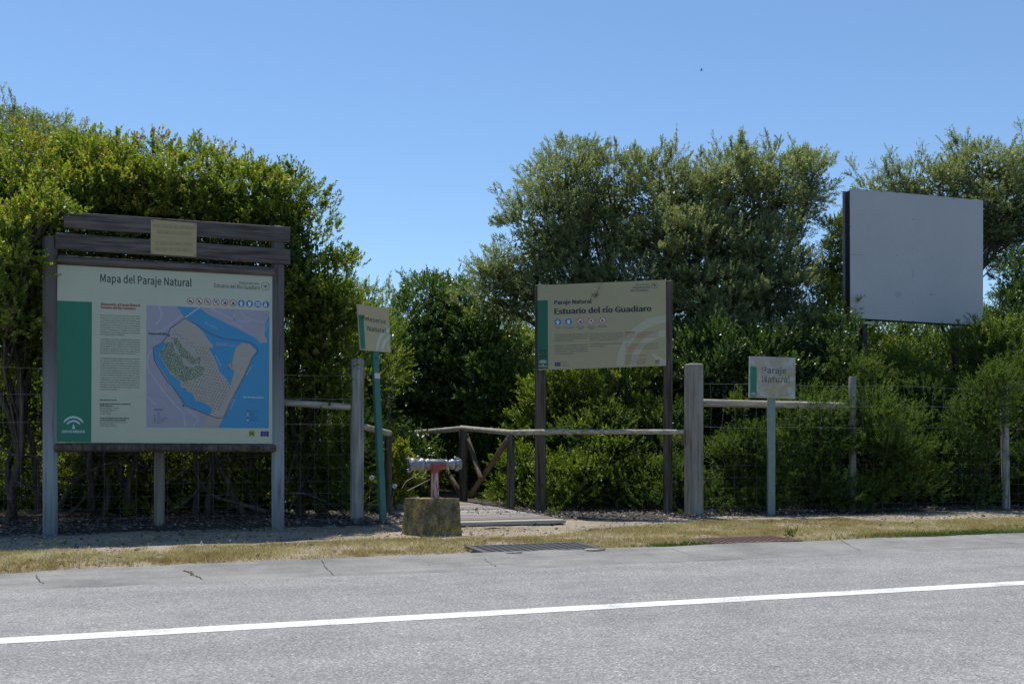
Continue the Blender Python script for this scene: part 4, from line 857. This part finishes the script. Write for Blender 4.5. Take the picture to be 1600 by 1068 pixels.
fence('wire_fence', 'sagging wire mesh fence right of the path, starting at a thick square post', [(1084, 810, 13.1, 23.5, 568, True, 'wood_post', 0), (1332, 796, 14.0, 11.5, 588, False, 'wood_post', .0), (1572, 802, 14.5, 12, 603, False, 'wood_grey', -.03)], ((1098, 13.2), (1760, 15.2)), [((1098, 629, 13.3), (1328, 634.5, 14.0), 12)], .25, 1.0)
# the low timber offcut beside the thick post
mb = MB(); mb.box(P(1109, 801, 13.4), RD * .12, RN * .05, Z_ * .05, .008); tag(mb.build('timber_offcut', M['wood_post']), 'low wooden offcut lying beside the thick square fence post', 'timber')

# ================================================================ shrubs and trees
def V3(a): return np.array(a, float)
def shrub(name, lab, cat, lobes, base, mat='leaf_green', rc=.26, leaf=(.038, .016), per=22, kl=14, stem=.16, cover=6.5, shoots=0, shootlen=.4, fill=1.0, tone=.42, group=None, up=.35, gap=-.25, trunk_r=.07, spread=.9, limbs=None, core=True, flat=1.0):
    """lobes: (px, py, D, rx, ry, rz) ellipsoids in metres around picture-measured centres; base: foot points (px, D)"""
    LB = [(V3(P(px, py, D)), V3((rx, ry, rz))) for px, py, D, rx, ry, rz in lobes]
    ft = [V3((P(px, HZ, D).x, D, 0)) for px, D in base]; c0 = sum(ft) / len(ft)
    root = empty(name, Vector(c0)); tag(root, lab, cat, group)
    cen = []; own = []
    for li, (c, r) in enumerate(LB):
        rm = (r[0] * r[1] * r[2]) ** (1 / 3); n = int(cover * (rm / rc) ** 2 * fill) + 4; q = RNG.normal(0, 1, (n * 3, 3)); q /= np.linalg.norm(q, axis=1, keepdims=True)
        q = q[(q[:, 1] < .55) | (RNG.random(len(q)) < .45)][:n]
        rr = RNG.uniform(.5, 1.0, (len(q), 1)) ** .6; p = c + q * r * rr
        for a, b in zip(p, rr):
            if a[2] < .06: continue
            if any(((a - c2) ** 2 / r2 ** 2).sum() < .32 for j, (c2, r2) in enumerate(LB) if j != li): continue
            if nz(a[0] + a[1], a[2], 1.6, 11 + li) < gap: continue
            cen.append(a); own.append(li)
    cen = np.array(cen); m = len(cen); own = np.array(own)
    rcs = rc * RNG.uniform(.65, 1.25, m); tn = np.clip(tone + RNG.normal(0, .12, m), 0, 1)
    n = m * per; idx = np.repeat(np.arange(m), per); q = RNG.normal(0, 1, (n, 3)); q /= np.linalg.norm(q, axis=1, keepdims=True)
    q[:, 2] = np.where(q[:, 2] < -.3, -q[:, 2] * .6, q[:, 2])
    rr = RNG.uniform(.15, 1, (n, 1)) ** .5; p = cen[idx] + q * rr * rcs[idx, None] * V3((1, 1, .85 * flat))
    lc = np.array([LB[o][0] for o in own]); out = cen - lc; out /= np.linalg.norm(out, axis=1, keepdims=True) + 1e-6
    d = q * .7 + out[idx] * .6 + RNG.normal(0, .25, (n, 3)); d[:, 2] += up
    Vs = [leafset(p, d, kl, RNG.uniform(.6, 1.2, n) * stem, leaf[0], leaf[1], tn[idx] + (q[:, 2] * .05), spread)]
    twig = []
    if shoots:      # leafy shoots that stand out of the crown
        k = shoots; i2 = RNG.integers(0, m, k * 4); ok = (out[i2, 2] > -.15); i2 = i2[ok][:k]; k = len(i2)
        sp = cen[i2] + out[i2] * rcs[i2, None] * .6; sd = out[i2] * .6 + RNG.normal(0, .3, (k, 3)); sd[:, 2] += .5; sd /= np.linalg.norm(sd, axis=1, keepdims=True)
        sL = RNG.uniform(.5, 1.2, k) * shootlen
        Vs.append(leafset(sp, sd, kl * 2, sL, leaf[0], leaf[1], np.full(k, tone + .12), spread)); twig = [(sp[i], sp[i] + sd[i] * sL[i] * .9) for i in range(k)]
        sub = np.repeat(np.arange(k), 5); tt = RNG.uniform(.1, .8, len(sub)); p3 = sp[sub] + sd[sub] * (sL[sub] * tt)[:, None]; d3 = sd[sub] + RNG.normal(0, .6, (len(sub), 3))
        Vs.append(leafset(p3, d3, kl, sL[sub] * .35, leaf[0], leaf[1], np.full(len(sub), tone + .1), spread))
    if core:        # large dark leaves added inside the crown to stop light leaking through
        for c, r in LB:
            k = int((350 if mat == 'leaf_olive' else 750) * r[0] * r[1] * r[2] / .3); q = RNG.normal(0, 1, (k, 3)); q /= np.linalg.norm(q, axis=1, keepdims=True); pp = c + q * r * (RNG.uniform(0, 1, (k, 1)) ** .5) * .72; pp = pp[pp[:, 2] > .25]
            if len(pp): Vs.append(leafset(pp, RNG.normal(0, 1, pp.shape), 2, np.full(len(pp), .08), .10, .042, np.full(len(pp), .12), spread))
    V = np.concatenate([a for a, b in Vs]); v = np.concatenate([b for a, b in Vs])
    z = V[:, 2].reshape(-1, 4).min(1) > .0; kq = np.repeat(z, 4); V = V[kq]; v = v[kq]
    quadmesh('crown', V, v, M[mat], root)
    # wood
    mb = MB()
    def limb(a, b, r0, r1, sag=.15, n=6, sides=6):
        a = Vector(a); b = Vector(b); L = (b - a).length; o = Vector((random.uniform(-1, 1), random.uniform(-1, 1), random.uniform(0, 1))) * L * sag; pts = []
        for i in range(n + 1):
            t = i / n; pts.append(a.lerp(b, t) + o * math.sin(math.pi * t) + Vector((random.uniform(-1, 1), random.uniform(-1, 1), random.uniform(-1, 1))) * L * .02 * (0 < i < n))
        mb.tube(pts, [r0 + (r1 - r0) * i / n for i in range(n + 1)], sides, False, .08); return pts
    TK = []
    for f in ft:
        top = sum(c for c, r in LB) / len(LB); top = f + (top - f) * .62; TK.append(limb(f + V3((0, 0, -.05)), top, trunk_r * random.uniform(.7, 1.0), trunk_r * .4, .22, 7, 8))
    for li, (c, r) in enumerate(LB):
        fi = min(range(len(ft)), key=lambda j: np.linalg.norm((ft[j] - c)[:2])); tp = TK[fi]; pts = limb(tp[min(7, 3 + li % 4)], c, (trunk_r if r[0] > .3 else .02) * random.uniform(.5, .65), trunk_r * .3, .16, 7, 7)
        mine = [i for i in range(m) if own[i] == li]; random.shuffle(mine)
        for i in mine[:max(6, int(len(mine) * .35))]:
            limb(pts[random.randint(3, 7)], cen[i], trunk_r * .28, .004, .12, 4, 4)
    for a, b in twig: mb.tube([a, b], [.005, .002], 3, False)
    mb.build('trunk', M['bark'], root)
    if limbs:
        mb = MB()
        for pts, r in limbs:
            q = [P(x, y, D) for x, y, D in pts]; fine = []
            for i in range(len(q) - 1):
                p0 = q[max(i - 1, 0)]; p1 = q[i]; p2 = q[i + 1]; p3 = q[min(i + 2, len(q) - 1)]
                for k in range(5):
                    t = k / 5; fine.append(.5 * (2 * p1 + (p2 - p0) * t + (2 * p0 - 5 * p1 + 4 * p2 - p3) * t * t + (3 * p1 - p0 - 3 * p2 + p3) * t ** 3))
            fine.append(q[-1]); nn = len(fine); mb.tube(fine, [r * (1 - .7 * i / nn) for i in range(nn)], 7, False, .1)
            for k in range(max(2, nn // 2)):       # bare side twigs
                a = random.choice(fine[1:]); L = random.uniform(.15, .5); b = a + Vector((random.uniform(-1, 1), random.uniform(-.6, .4), random.uniform(-.5, 1))).normalized() * L
                mb.tube([a, (a + b) / 2 + Vector((random.uniform(-.04, .04), 0, random.uniform(-.04, .04))), b], [r * .28, r * .18, .002], 4, False)
        mb.build('low_branch', M['bark'], root)
    return len(V) // 4
TOT = 0
def S(*a, **k):
    global TOT; TOT += shrub(*a, **k)
PI_ = (.043, .020)
# ---- the hedge on the left, shrub by shrub
S('mastic_shrub', 'bright green shrub at the far left whose leaves hang over the map board post', 'shrub', [(20, 330, 11.3, .95, .8, .75), (-40, 470, 11.0, .9, .8, .9), (40, 500, 11.5, .5, .6, .8), (22, 385, 10.25, .26, .25, .42), (68, 346, 10.35, .14, .16, .12), (24, 490, 10.3, .14, .15, .25), (-90, 640, 11.6, .7, .8, .8), (30, 640, 12.0, .6, .4, .6), (20, 760, 12.4, .6, .35, .4), (110, 292, 11.7, .6, .6, .5)], [(10, 11.6), (-90, 11.6)], leaf=PI_, shoots=40, shootlen=.22, tone=.64, group='hedge shrubs behind the map board',
  limbs=[([(60, 800, 11.5), (52, 700, 11.4), (30, 600, 11.4), (60, 480, 11.2), (100, 440, 11.1)], .04), ([(30, 840, 11.7), (12, 740, 11.6), (30, 660, 11.6), (5, 560, 11.4)], .045), ([(0, 700, 11.3), (30, 712, 11.3), (70, 715, 11.4), (120, 735, 11.6)], .022), ([(22, 750, 11.1), (44, 762, 11.1), (80, 778, 11.2)], .014)])
S('mastic_shrub', 'bright green leafy shrub above the left half of the map board', 'shrub', [(175, 325, 11.75, .75, .75, .62), (240, 300, 11.9, .6, .75, .48), (190, 440, 12.4, 1.0, .7, .9), (190, 600, 12.9, 1.0, .5, .8), (160, 740, 13.1, .6, .35, .5), (240, 750, 13.2, .5, .35, .45), (135, 265, 12.4, .4, .5, .3)], [(150, 12.6), (220, 12.7)], leaf=PI_, shoots=60, shootlen=.22, tone=.64, group='hedge shrubs behind the map board',
  limbs=[([(90, 800, 12.0), (110, 760, 12.0), (150, 730, 12.0), (200, 722, 12.1), (248, 735, 12.4)], .026), ([(75, 745, 11.6), (120, 745, 11.8), (165, 725, 12.0), (230, 700, 12.3)], .02), ([(150, 830, 12.3), (170, 770, 12.4), (160, 700, 12.5), (200, 640, 12.5)], .05), ([(200, 830, 12.6), (200, 760, 12.6), (215, 700, 12.6), (205, 620, 12.6)], .055), ([(100, 810, 12.2), (130, 780, 12.1), (150, 740, 12.2), (170, 690, 12.3)], .018)])
S('mastic_shrub', 'bright green leafy shrub above the right half of the map board', 'shrub', [(310, 308, 11.95, .60, .75, .50), (385, 322, 12.05, .52, .75, .52), (350, 430, 12.5, .9, .7, .9), (350, 600, 13.0, .9, .5, .85), (320, 745, 13.2, .6, .35, .5), (410, 740, 13.1, .5, .35, .5)], [(330, 12.8), (390, 12.7)], leaf=PI_, shoots=70, shootlen=.24, tone=.62, group='hedge shrubs behind the map board',
  limbs=[([(262, 800, 12.2), (300, 775, 12.2), (330, 730, 12.2), (300, 690, 12.3)], .022), ([(420, 800, 12.4), (370, 785, 12.3), (330, 772, 12.2), (305, 735, 12.2), (318, 700, 12.3), (380, 690, 12.5)], .032), ([(300, 830, 12.7), (310, 740, 12.7), (290, 660, 12.7)], .05), ([(400, 820, 12.9), (390, 740, 12.8), (410, 650, 12.7)], .05), ([(250, 760, 12.0), (290, 735, 12.2), (330, 720, 12.3), (420, 712, 12.5)], .016)])
S('mastic_shrub', 'tall green shrub between the map board and the leaning Reserva Natural sign', 'shrub', [(448, 348, 12.2, .47, .65, .56), (470, 430, 12.2, .5, .65, .7), (500, 550, 12.4, .5, .5, .75), (515, 470, 12.2, .36, .4, .5), (500, 490, 12.1, .42, .35, .5), (475, 660, 12.8, .55, .45, .6), (515, 600, 12.25, .28, .25, .4)], [(470, 13.0), (520, 12.9)], leaf=PI_, shoots=45, shootlen=.16, tone=.5, group='hedge shrubs behind the map board',
  limbs=[([(470, 820, 12.6), (470, 740, 12.6), (510, 650, 12.6)], .04), ([(445, 770, 12.2), (480, 772, 12.3), (520, 790, 12.4), (550, 812, 12.4)], .018), ([(448, 760, 12.3), (470, 680, 12.4), (510, 640, 12.3), (540, 600, 12.3)], .016), ([(450, 800, 12.5), (480, 740, 12.5), (500, 690, 12.5)], .015)])
S('low_shrub', 'low dark green shrub behind the wire between the board and the grey round post', 'shrub', [(500, 735, 12.7, .42, .35, .5), (460, 730, 12.8, .3, .3, .4), (535, 700, 12.6, .3, .3, .55), (545, 780, 12.5, .15, .25, .25)], [(500, 12.8)], 'leaf_feather', leaf=(.036, .011), tone=.3, trunk_r=.03)
S('olive_tree', 'grey green olive tree rising behind the shrubs at the far left', 'tree', [(20, 255, 15.5, .8, .9, .72), (95, 235, 15.5, .5, .7, .45), (-60, 300, 15.5, 1.0, 1.0, 1.0), (150, 290, 15.6, .7, .7, .5), (0, 400, 15.8, 1.1, .8, 1.0)], [(30, 15.8)], 'leaf_olive', rc=.24, leaf=(.046, .014), shoots=110, shootlen=.42, tone=.42, trunk_r=.1, per=18)
# foliage behind the leaning sign and left of the path
S('mastic_shrub', 'leafy shrub just behind the leaning Reserva Natural sign', 'shrub', [(570, 610, 14.2, .4, .5, .8), (590, 560, 15.2, .4, .5, .7), (572, 720, 13.9, .26, .4, .65), (560, 500, 14.6, .4, .5, .5)], [(585, 14.3)], leaf=(.038, .016), shoots=14, tone=.5)
S('low_shrub', 'small bright sunlit bush left of the standpipe beside the boardwalk', 'shrub', [(622, 725, 13.3, .13, .14, .2), (628, 765, 13.1, .16, .15, .18), (618, 752, 13.2, .16, .18, .3), (645, 745, 13.2, .1, .1, .1)], [(620, 13.2)], leaf=(.05, .018), rc=.12, per=9, stem=.1, shoots=14, shootlen=.16, tone=.7, trunk_r=.012, core=False)
S('olive_tree', 'thin grey green tree top showing far off above the leaning sign', 'tree', [(600, 500, 24, .7, .7, .5), (575, 505, 24, .6, .6, .5), (590, 560, 24, 1.0, .9, .9)], [(590, 24)], 'leaf_olive', rc=.3, leaf=(.06, .018), shoots=60, shootlen=.55, tone=.4, per=14)
# ---- the dark bushes behind the path
S('bay_shrub', 'dense dark green bush behind the timber railing in the middle', 'shrub', [(690, 500, 18.5, .85, .8, .72), (650, 530, 18.3, .6, .7, .7), (745, 545, 18.2, .8, .8, .8), (680, 610, 18.1, .95, .8, .85), (780, 630, 17.6, .9, .8, .9), (625, 640, 18.0, .6, .6, .8), (700, 465, 18.8, .5, .5, .35), (660, 700, 18.5, .9, .6, .8), (780, 720, 17.6, .9, .6, .8)], [(690, 18.8), (770, 18.5)], 'leaf_dark', rc=.28, leaf=(.055, .022), shoots=60, shootlen=.35, tone=.5, per=20)
S('mastic_shrub', 'yellow green shrub glowing behind the left post of the entrance sign', 'shrub', [(800, 560, 18.8, .6, .6, .8), (835, 640, 17.2, .7, .6, .8), (870, 690, 16.5, .6, .6, .7), (900, 600, 18.0, .8, .6, .6)], [(830, 18.0)], rc=.26, leaf=(.05, .02), tone=.62, per=18)
# ---- the big olive on the right
olv = [(885, 300, 18.5, .85, .9, .85), (850, 370, 18.3, .8, .8, .7), (800, 425, 18.4, .55, .6, .4), (765, 425, 18.6, .3, .4, .25), (960, 330, 18.8, 1.0, 1.0, .9), (1050, 320, 18.8, 1.0, 1.0, .85), (1140, 310, 19.0, 1.0, 1.0, .85), (1215, 310, 19.0, .85, .9, .85), (1265, 290, 19.0, .42, .5, .55), (930, 430, 18.4, 1.1, 1.0, .8), (1080, 430, 18.2, 1.2, 1.0, .9), (1200, 420, 18.4, 1.0, .9, .9), (780, 470, 18.8, .65, .6, .5), (1090, 530, 17.8, .9, .8, .9), (1200, 540, 18.0, 1.0, .8, .9), (1000, 560, 18.2, .9, .7, .8), (980, 480, 17.9, .9, .6, .8), (1120, 480, 17.6, .9, .6, .7), (1230, 480, 17.6, .7, .6, .7), (860, 460, 18.2, .7, .6, .6), (1080, 600, 17.2, .8, .6, .6), (1190, 600, 17.3, .8, .6, .6), (1040, 380, 18.0, .8, .6, .6), (1160, 380, 18.2, .8, .6, .6)]
olv = [(x, y, D * .92, a * .92, b * .92, c * .92) for x, y, D, a, b, c in olv]
S('olive_tree', 'very large grey green wild olive tree behind the entrance sign', 'tree', olv, [(1000, 17.4), (1130, 17.5), (900, 17.5)], 'leaf_olive', rc=.25, leaf=(.048, .0155), shoots=420, shootlen=.38, tone=.5, per=19, kl=15, cover=6.5, gap=-.33, trunk_r=.11)
S('mastic_shrub', 'yellow green shrub squeezed between the big olive and the blank billboard', 'shrub', [(1305, 430, 17.2, .3, .5, .6), (1295, 500, 16.6, .42, .45, .6), (1310, 380, 17.4, .25, .3, .4), (1285, 590, 16.3, .5, .45, .5), (1340, 560, 17.2, .6, .5, .4)], [(1300, 17.3)], rc=.24, leaf=(.042, .018), shoots=24, tone=.68, per=20)
S('olive_tree', 'grey green olive tree behind the blank billboard at the right edge', 'tree', [(1545, 275, 20.5, .9, .9, .65), (1440, 300, 20.5, .9, .8, .5), (1375, 310, 20.5, .5, .5, .35), (1590, 330, 20.5, .7, .8, .8), (1650, 300, 20.5, 1.0, 1.0, 1.0), (1480, 380, 21, 1.2, .7, .9), (1565, 365, 20.3, .5, .5, .35), (1545, 340, 20.0, .5, .5, .5), (1600, 400, 20.6, .5, .5, .35)], [(1500, 21.2)], 'leaf_olive', rc=.28, leaf=(.056, .017), shoots=150, shootlen=.5, tone=.45, per=20, trunk_r=.06)
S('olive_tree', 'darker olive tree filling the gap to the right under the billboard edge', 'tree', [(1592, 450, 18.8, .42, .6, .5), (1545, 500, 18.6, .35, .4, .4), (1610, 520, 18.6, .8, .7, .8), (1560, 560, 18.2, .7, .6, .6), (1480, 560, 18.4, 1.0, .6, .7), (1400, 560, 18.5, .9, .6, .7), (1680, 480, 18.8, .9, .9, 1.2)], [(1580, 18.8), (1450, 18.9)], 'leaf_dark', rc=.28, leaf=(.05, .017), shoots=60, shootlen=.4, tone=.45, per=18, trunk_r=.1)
# ---- the low shrubs right of the path
S('mastic_shrub', 'bright sunlit shrub under the railing below the entrance sign', 'shrub', [(900, 760, 14.0, .5, .4, .42), (900, 800, 13.8, .45, .3, .16), (985, 802, 13.8, .5, .3, .16), (960, 745, 14.1, .5, .4, .5), (930, 695, 14.4, .55, .4, .5), (960, 660, 14.8, .4, .35, .35), (1005, 770, 14.2, .4, .35, .38), (870, 790, 13.7, .2, .2, .2)], [(930, 14.3)], leaf=(.042, .017), shoots=40, shootlen=.2, tone=.34, per=24, trunk_r=.03, group='shrubs below the railing')
S('mastic_shrub', 'small leafy shrub right behind the middle railing posts', 'shrub', [(820, 750, 14.6, .4, .4, .45), (790, 770, 14.9, .2, .25, .25), (850, 690, 15.3, .5, .4, .5), (822, 790, 14.2, .15, .15, .12)], [(825, 14.8)], leaf=(.044, .018), shoots=24, shootlen=.2, tone=.38, per=22, trunk_r=.025, group='shrubs below the railing')
S('mastic_shrub', 'shrub at the foot of the thick square fence post', 'shrub', [(1045, 770, 13.7, .35, .28, .4), (1030, 802, 13.6, .35, .2, .14), (1055, 730, 14.0, .3, .3, .4), (1040, 680, 14.8, .6, .4, .5)], [(1045, 13.9)], 'leaf_feather', leaf=(.04, .012), shoots=14, shootlen=.2, tone=.4, per=24, trunk_r=.025, group='shrubs below the railing')
S('feathery_shrub', 'bright low shrub between the thick square post and the pale green sign post', 'shrub', [(1140, 745, 13.75, .36, .32, .45), (1182, 715, 13.8, .3, .3, .4), (1160, 670, 13.9, .2, .2, .32), (1120, 790, 13.6, .22, .2, .2), (1190, 780, 13.7, .3, .25, .25)], [(1150, 13.9)], 'leaf_feather', leaf=(.042, .012), shoots=44, shootlen=.2, tone=.5, per=26, trunk_r=.025, rc=.2, group='shrubs along the right fence')
S('feathery_shrub', 'dense shrub filling the fence right of the pale green sign post', 'shrub', [(1275, 675, 14.0, .5, .4, .52), (1240, 745, 13.8, .38, .32, .4), (1300, 770, 13.9, .45, .35, .32), (1306, 668, 14.35, .36, .35, .42), (1255, 640, 14.7, .4, .35, .35), (1222, 700, 13.6, .16, .16, .3)], [(1280, 14.3)], 'leaf_feather', leaf=(.042, .012), shoots=50, shootlen=.24, tone=.35, per=26, trunk_r=.03, group='shrubs along the right fence')
S('feathery_shrub', 'shrub with sunlit yellow green tips between the two thin fence posts', 'shrub', [(1385, 715, 14.0, .42, .35, .5), (1360, 665, 14.1, .3, .3, .42), (1408, 680, 14.3, .24, .22, .42), (1352, 780, 14.1, .35, .3, .26), (1425, 770, 14.2, .35, .3, .3), (1335, 600, 14.9, .35, .3, .4)], [(1385, 14.4)], 'leaf_feather', leaf=(.042, .012), shoots=50, shootlen=.22, tone=.48, per=26, trunk_r=.03, group='shrubs along the right fence')
S('feathery_shrub', 'dark shrub half hiding the rightmost fence post', 'shrub', [(1490, 710, 14.5, .45, .4, .52), (1535, 645, 14.3, .35, .35, .5), (1600, 630, 14.6, .4, .4, .6), (1515, 780, 14.6, .45, .35, .26), (1615, 740, 14.8, .5, .4, .4), (1558, 620, 14.05, .16, .16, .34), (1450, 620, 15.2, .5, .4, .5)], [(1530, 14.9)], 'leaf_feather', leaf=(.042, .012), shoots=60, shootlen=.24, tone=.36, per=26, trunk_r=.03, group='shrubs along the right fence')
# middle layer behind the right fence
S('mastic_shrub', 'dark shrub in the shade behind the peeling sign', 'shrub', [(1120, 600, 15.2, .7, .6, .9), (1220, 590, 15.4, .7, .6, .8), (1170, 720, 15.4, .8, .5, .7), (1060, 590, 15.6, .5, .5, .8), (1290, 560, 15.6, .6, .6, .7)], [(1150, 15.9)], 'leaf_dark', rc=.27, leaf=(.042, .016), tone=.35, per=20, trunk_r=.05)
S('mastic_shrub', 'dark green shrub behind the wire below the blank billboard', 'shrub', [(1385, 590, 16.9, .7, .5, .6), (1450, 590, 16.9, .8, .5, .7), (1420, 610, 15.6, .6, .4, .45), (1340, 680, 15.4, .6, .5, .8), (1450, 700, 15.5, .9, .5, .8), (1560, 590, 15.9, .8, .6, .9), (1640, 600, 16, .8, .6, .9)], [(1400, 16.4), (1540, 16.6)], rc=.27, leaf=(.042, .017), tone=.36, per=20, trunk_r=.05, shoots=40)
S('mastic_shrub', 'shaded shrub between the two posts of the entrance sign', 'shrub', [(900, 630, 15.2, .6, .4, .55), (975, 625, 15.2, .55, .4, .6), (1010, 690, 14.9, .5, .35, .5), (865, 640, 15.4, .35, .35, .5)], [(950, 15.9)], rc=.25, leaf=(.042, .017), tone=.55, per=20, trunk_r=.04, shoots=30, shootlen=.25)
# thicket that closes the view, with nearer rows added to darken the gaps
bk = [(x, y, D) for x, y, D in ((-150, 560, 19), (60, 560, 17.5), (220, 570, 17.5), (380, 570, 17.5), (480, 600, 18), (640, 620, 21), (760, 600, 21), (880, 580, 22), (1020, 560, 22), (1160, 560, 22), (1320, 570, 22), (1480, 570, 22), (1640, 560, 22), (-300, 560, 19), (1800, 560, 22))]
nb = []
for x, y, D in bk:
    P1 = V3(P(x, y, D)); nb.append((x, y, D, 1.5, .9, 1.35)); nb.append((x + random.uniform(-40, 40), 690, D - .6, 1.5, .8, .95))
for x in range(-160, 620, 85): nb.append((x, 735 + random.uniform(-15, 15), 15.0 + random.uniform(-.5, .5), .9, .5, .75)); (nb.append((x + 40, 650, 16.4, 1.1, .6, .9)) if x < 400 else None)
for x in range(-200, 530, 62): nb.append((x, 752 + random.uniform(-20, 12), 13.75 + random.uniform(-.2, .2) + (x > 400) * .3, .55, .35, .62))  # low rows added to keep the ground behind the left hedge dark
for x in range(1110, 1760, 60): nb.append((x, 752 + random.uniform(-12, 12), 15.5 + random.uniform(-.2, .2), .6, .3, .45))
for x in range(1080, 1760, 80): nb.append((x, 742 + random.uniform(-12, 12), 16.6 + random.uniform(-.4, .4), .9, .45, .6))
for x in range(1080, 1800, 70): nb.append((x, 655 + random.uniform(-15, 15), 17.6, .9, .5, .8))
for x in range(840, 1090, 60): nb.append((x, 740, 16.6, .7, .4, .6))
for x in range(560, 860, 60): nb.append((x, 720, 19.5, .9, .5, .8))
sh = []
for k in range(len(nb)):
    px, py, D, rx, ry, rz = nb[k]; n = 1500; q = RNG.normal(0, 1, (n, 3)); q /= np.linalg.norm(q, axis=1, keepdims=True); p = V3(P(px, py, D)) + q * V3((rx, ry, rz)) * RNG.uniform(.5, 1, (n, 1)); p = p[p[:, 2] > .05]
    sh.append(leafset(p, q[:len(p)] + V3((0, 0, .3)), 5, np.full(len(p), .18), .09, .036, np.full(len(p), .35), .9))
th = quadmesh('thicket', np.concatenate([a for a, b in sh]), np.concatenate([b for a, b in sh]), M['leaf_dark']); tag(th, 'dark thicket behind the shrubs, with nearer rows added to darken the gaps', 'thicket', kind='stuff')
# small green weeds under the left hedge and by the posts
def weed(px, py, h, lab, n=9, mat='leaf_green'):
    s_, n_ = px_road(px, py); b = road(s_, n_, vz(s_, n_)); root = empty('weed', b); tag(root, lab, 'weed', 'weeds along the fence'); mb = MB(); Ps = []; Ds = []
    for k in range(n):
        d = Vector((random.uniform(-.6, .6), random.uniform(-.6, .6), 1)).normalized(); L = h * random.uniform(.5, 1); mb.tube([b, b + d * L], [.003, .001], 3, False)
        for j in range(4): Ps.append(V3(b + d * L * (.3 + .22 * j))); Ds.append(V3(d) + RNG.normal(0, .4, 3))
    mb.build('stem', M['bark'], root); Vv, v = leafset(np.array(Ps), np.array(Ds), 6, np.full(len(Ps), .06), .035, .016, np.full(len(Ps), .6)); quadmesh('leaves', Vv, v, M[mat], root)
weed(165, 812, .42, 'leafy weed standing under the map board, left of its middle post'); weed(200, 815, .28, 'low weed cluster close left of the post under the map board')
weed(275, 812, .3, 'small weed with pale leaves just right of the post under the map board'); weed(232, 812, .2, 'tiny weed touching the round post under the map board')
weed(1322, 800, .5, 'tall thin weed beside the middle thin fence post on the right', 4); weed(1237, 843, .10, 'small weed at the right corner of the rusty grate', 4, 'grass_green')
weed(862, 812, .09, 'little grass tuft at the right end of the boardwalk', 5, 'grass_green'); weed(740, 783, .12, 'small plant growing through the boardwalk at the foot of the railing', 4)
# seed heads by the path
for x, y, D, lab in ((616.5, 759, 12.6, 'white fluffy seed head beside the leaning green post'), (581, 746, 12.3, 'white seed head left of the leaning green post')):
    c = P(x, y, D); root = empty('seed_head', Vector((c.x - .05, c.y + .1, 0))); tag(root, lab, 'wild flower'); mb = MB(); mb.tube([Vector((c.x - .05, c.y + .1, 0)), Vector((c.x - .03, c.y + .02, c.z * .6)), c], .002, 4, False); mb.build('stalk', plain('straw', (.4, .37, .26), .8), root)
    q = RNG.normal(0, 1, (160, 3)); q /= np.linalg.norm(q, axis=1, keepdims=True); Vv, v = leafset(np.repeat(V3(c)[None], 160, 0) + q * .006, q, 1, np.full(160, .02), .02, .004, np.full(160, .9)); quadmesh('fluff', Vv, v, plain('white down', (.75, .75, .72), .9, .1), root)
# a sprig caught over the top of the entrance sign
Ps = [V3(ep.hit(x, y, .02)) for x, y in ((937, 449), (933, 454), (930, 457), (935, 458))]; Vv, v = leafset(np.array(Ps), np.array([V3((-.5, -.1, -.6))] * 4) + RNG.normal(0, .2, (4, 3)), 7, np.full(4, .07), .04, .014, np.full(4, .1)); root = empty('hanging_sprig', Vector(Ps[0])); tag(root, 'little olive sprig hanging over the upper edge of the entrance sign', 'sprig'); quadmesh('leaves', Vv, v, M['leaf_olive'], root); mb = MB(); mb.tube([ep.hit(941, 436, -.02), ep.hit(941, 440, .03), ep.hit(935, 453, .025)], .0025, 4, False); mb.build('stem', M['bark'], root)
# a bird high up
bc = P(1096, 110, 60); root = empty('bird', bc); tag(root, 'tiny dark bird flying high in the blue sky', 'bird'); bk_ = plain('dark feathers', (.03, .03, .032), .8)
mb = MB(); mb.tube([bc + Vector((-.09, 0, -.03)), bc + Vector((-.05, 0, -.01)), bc, bc + Vector((.05, 0, .02)), bc + Vector((.08, 0, .035))], [.005, .022, .028, .018, .004], 8)
for sg in (-1, 1):
    a = bc + Vector((.01, 0, .01)); m_ = a + Vector((-.01, sg * .11, .05)); e = a + Vector((-.07, sg * .2, .02)); mb.add([a + Vector((.03, 0, 0)), m_ + Vector((.02, 0, 0)), e, m_ + Vector((-.045, 0, 0)), a + Vector((-.04, 0, 0))], [(0, 1, 2, 3, 4)])
mb.build('body', bk_, root)
print('leaves', TOT)
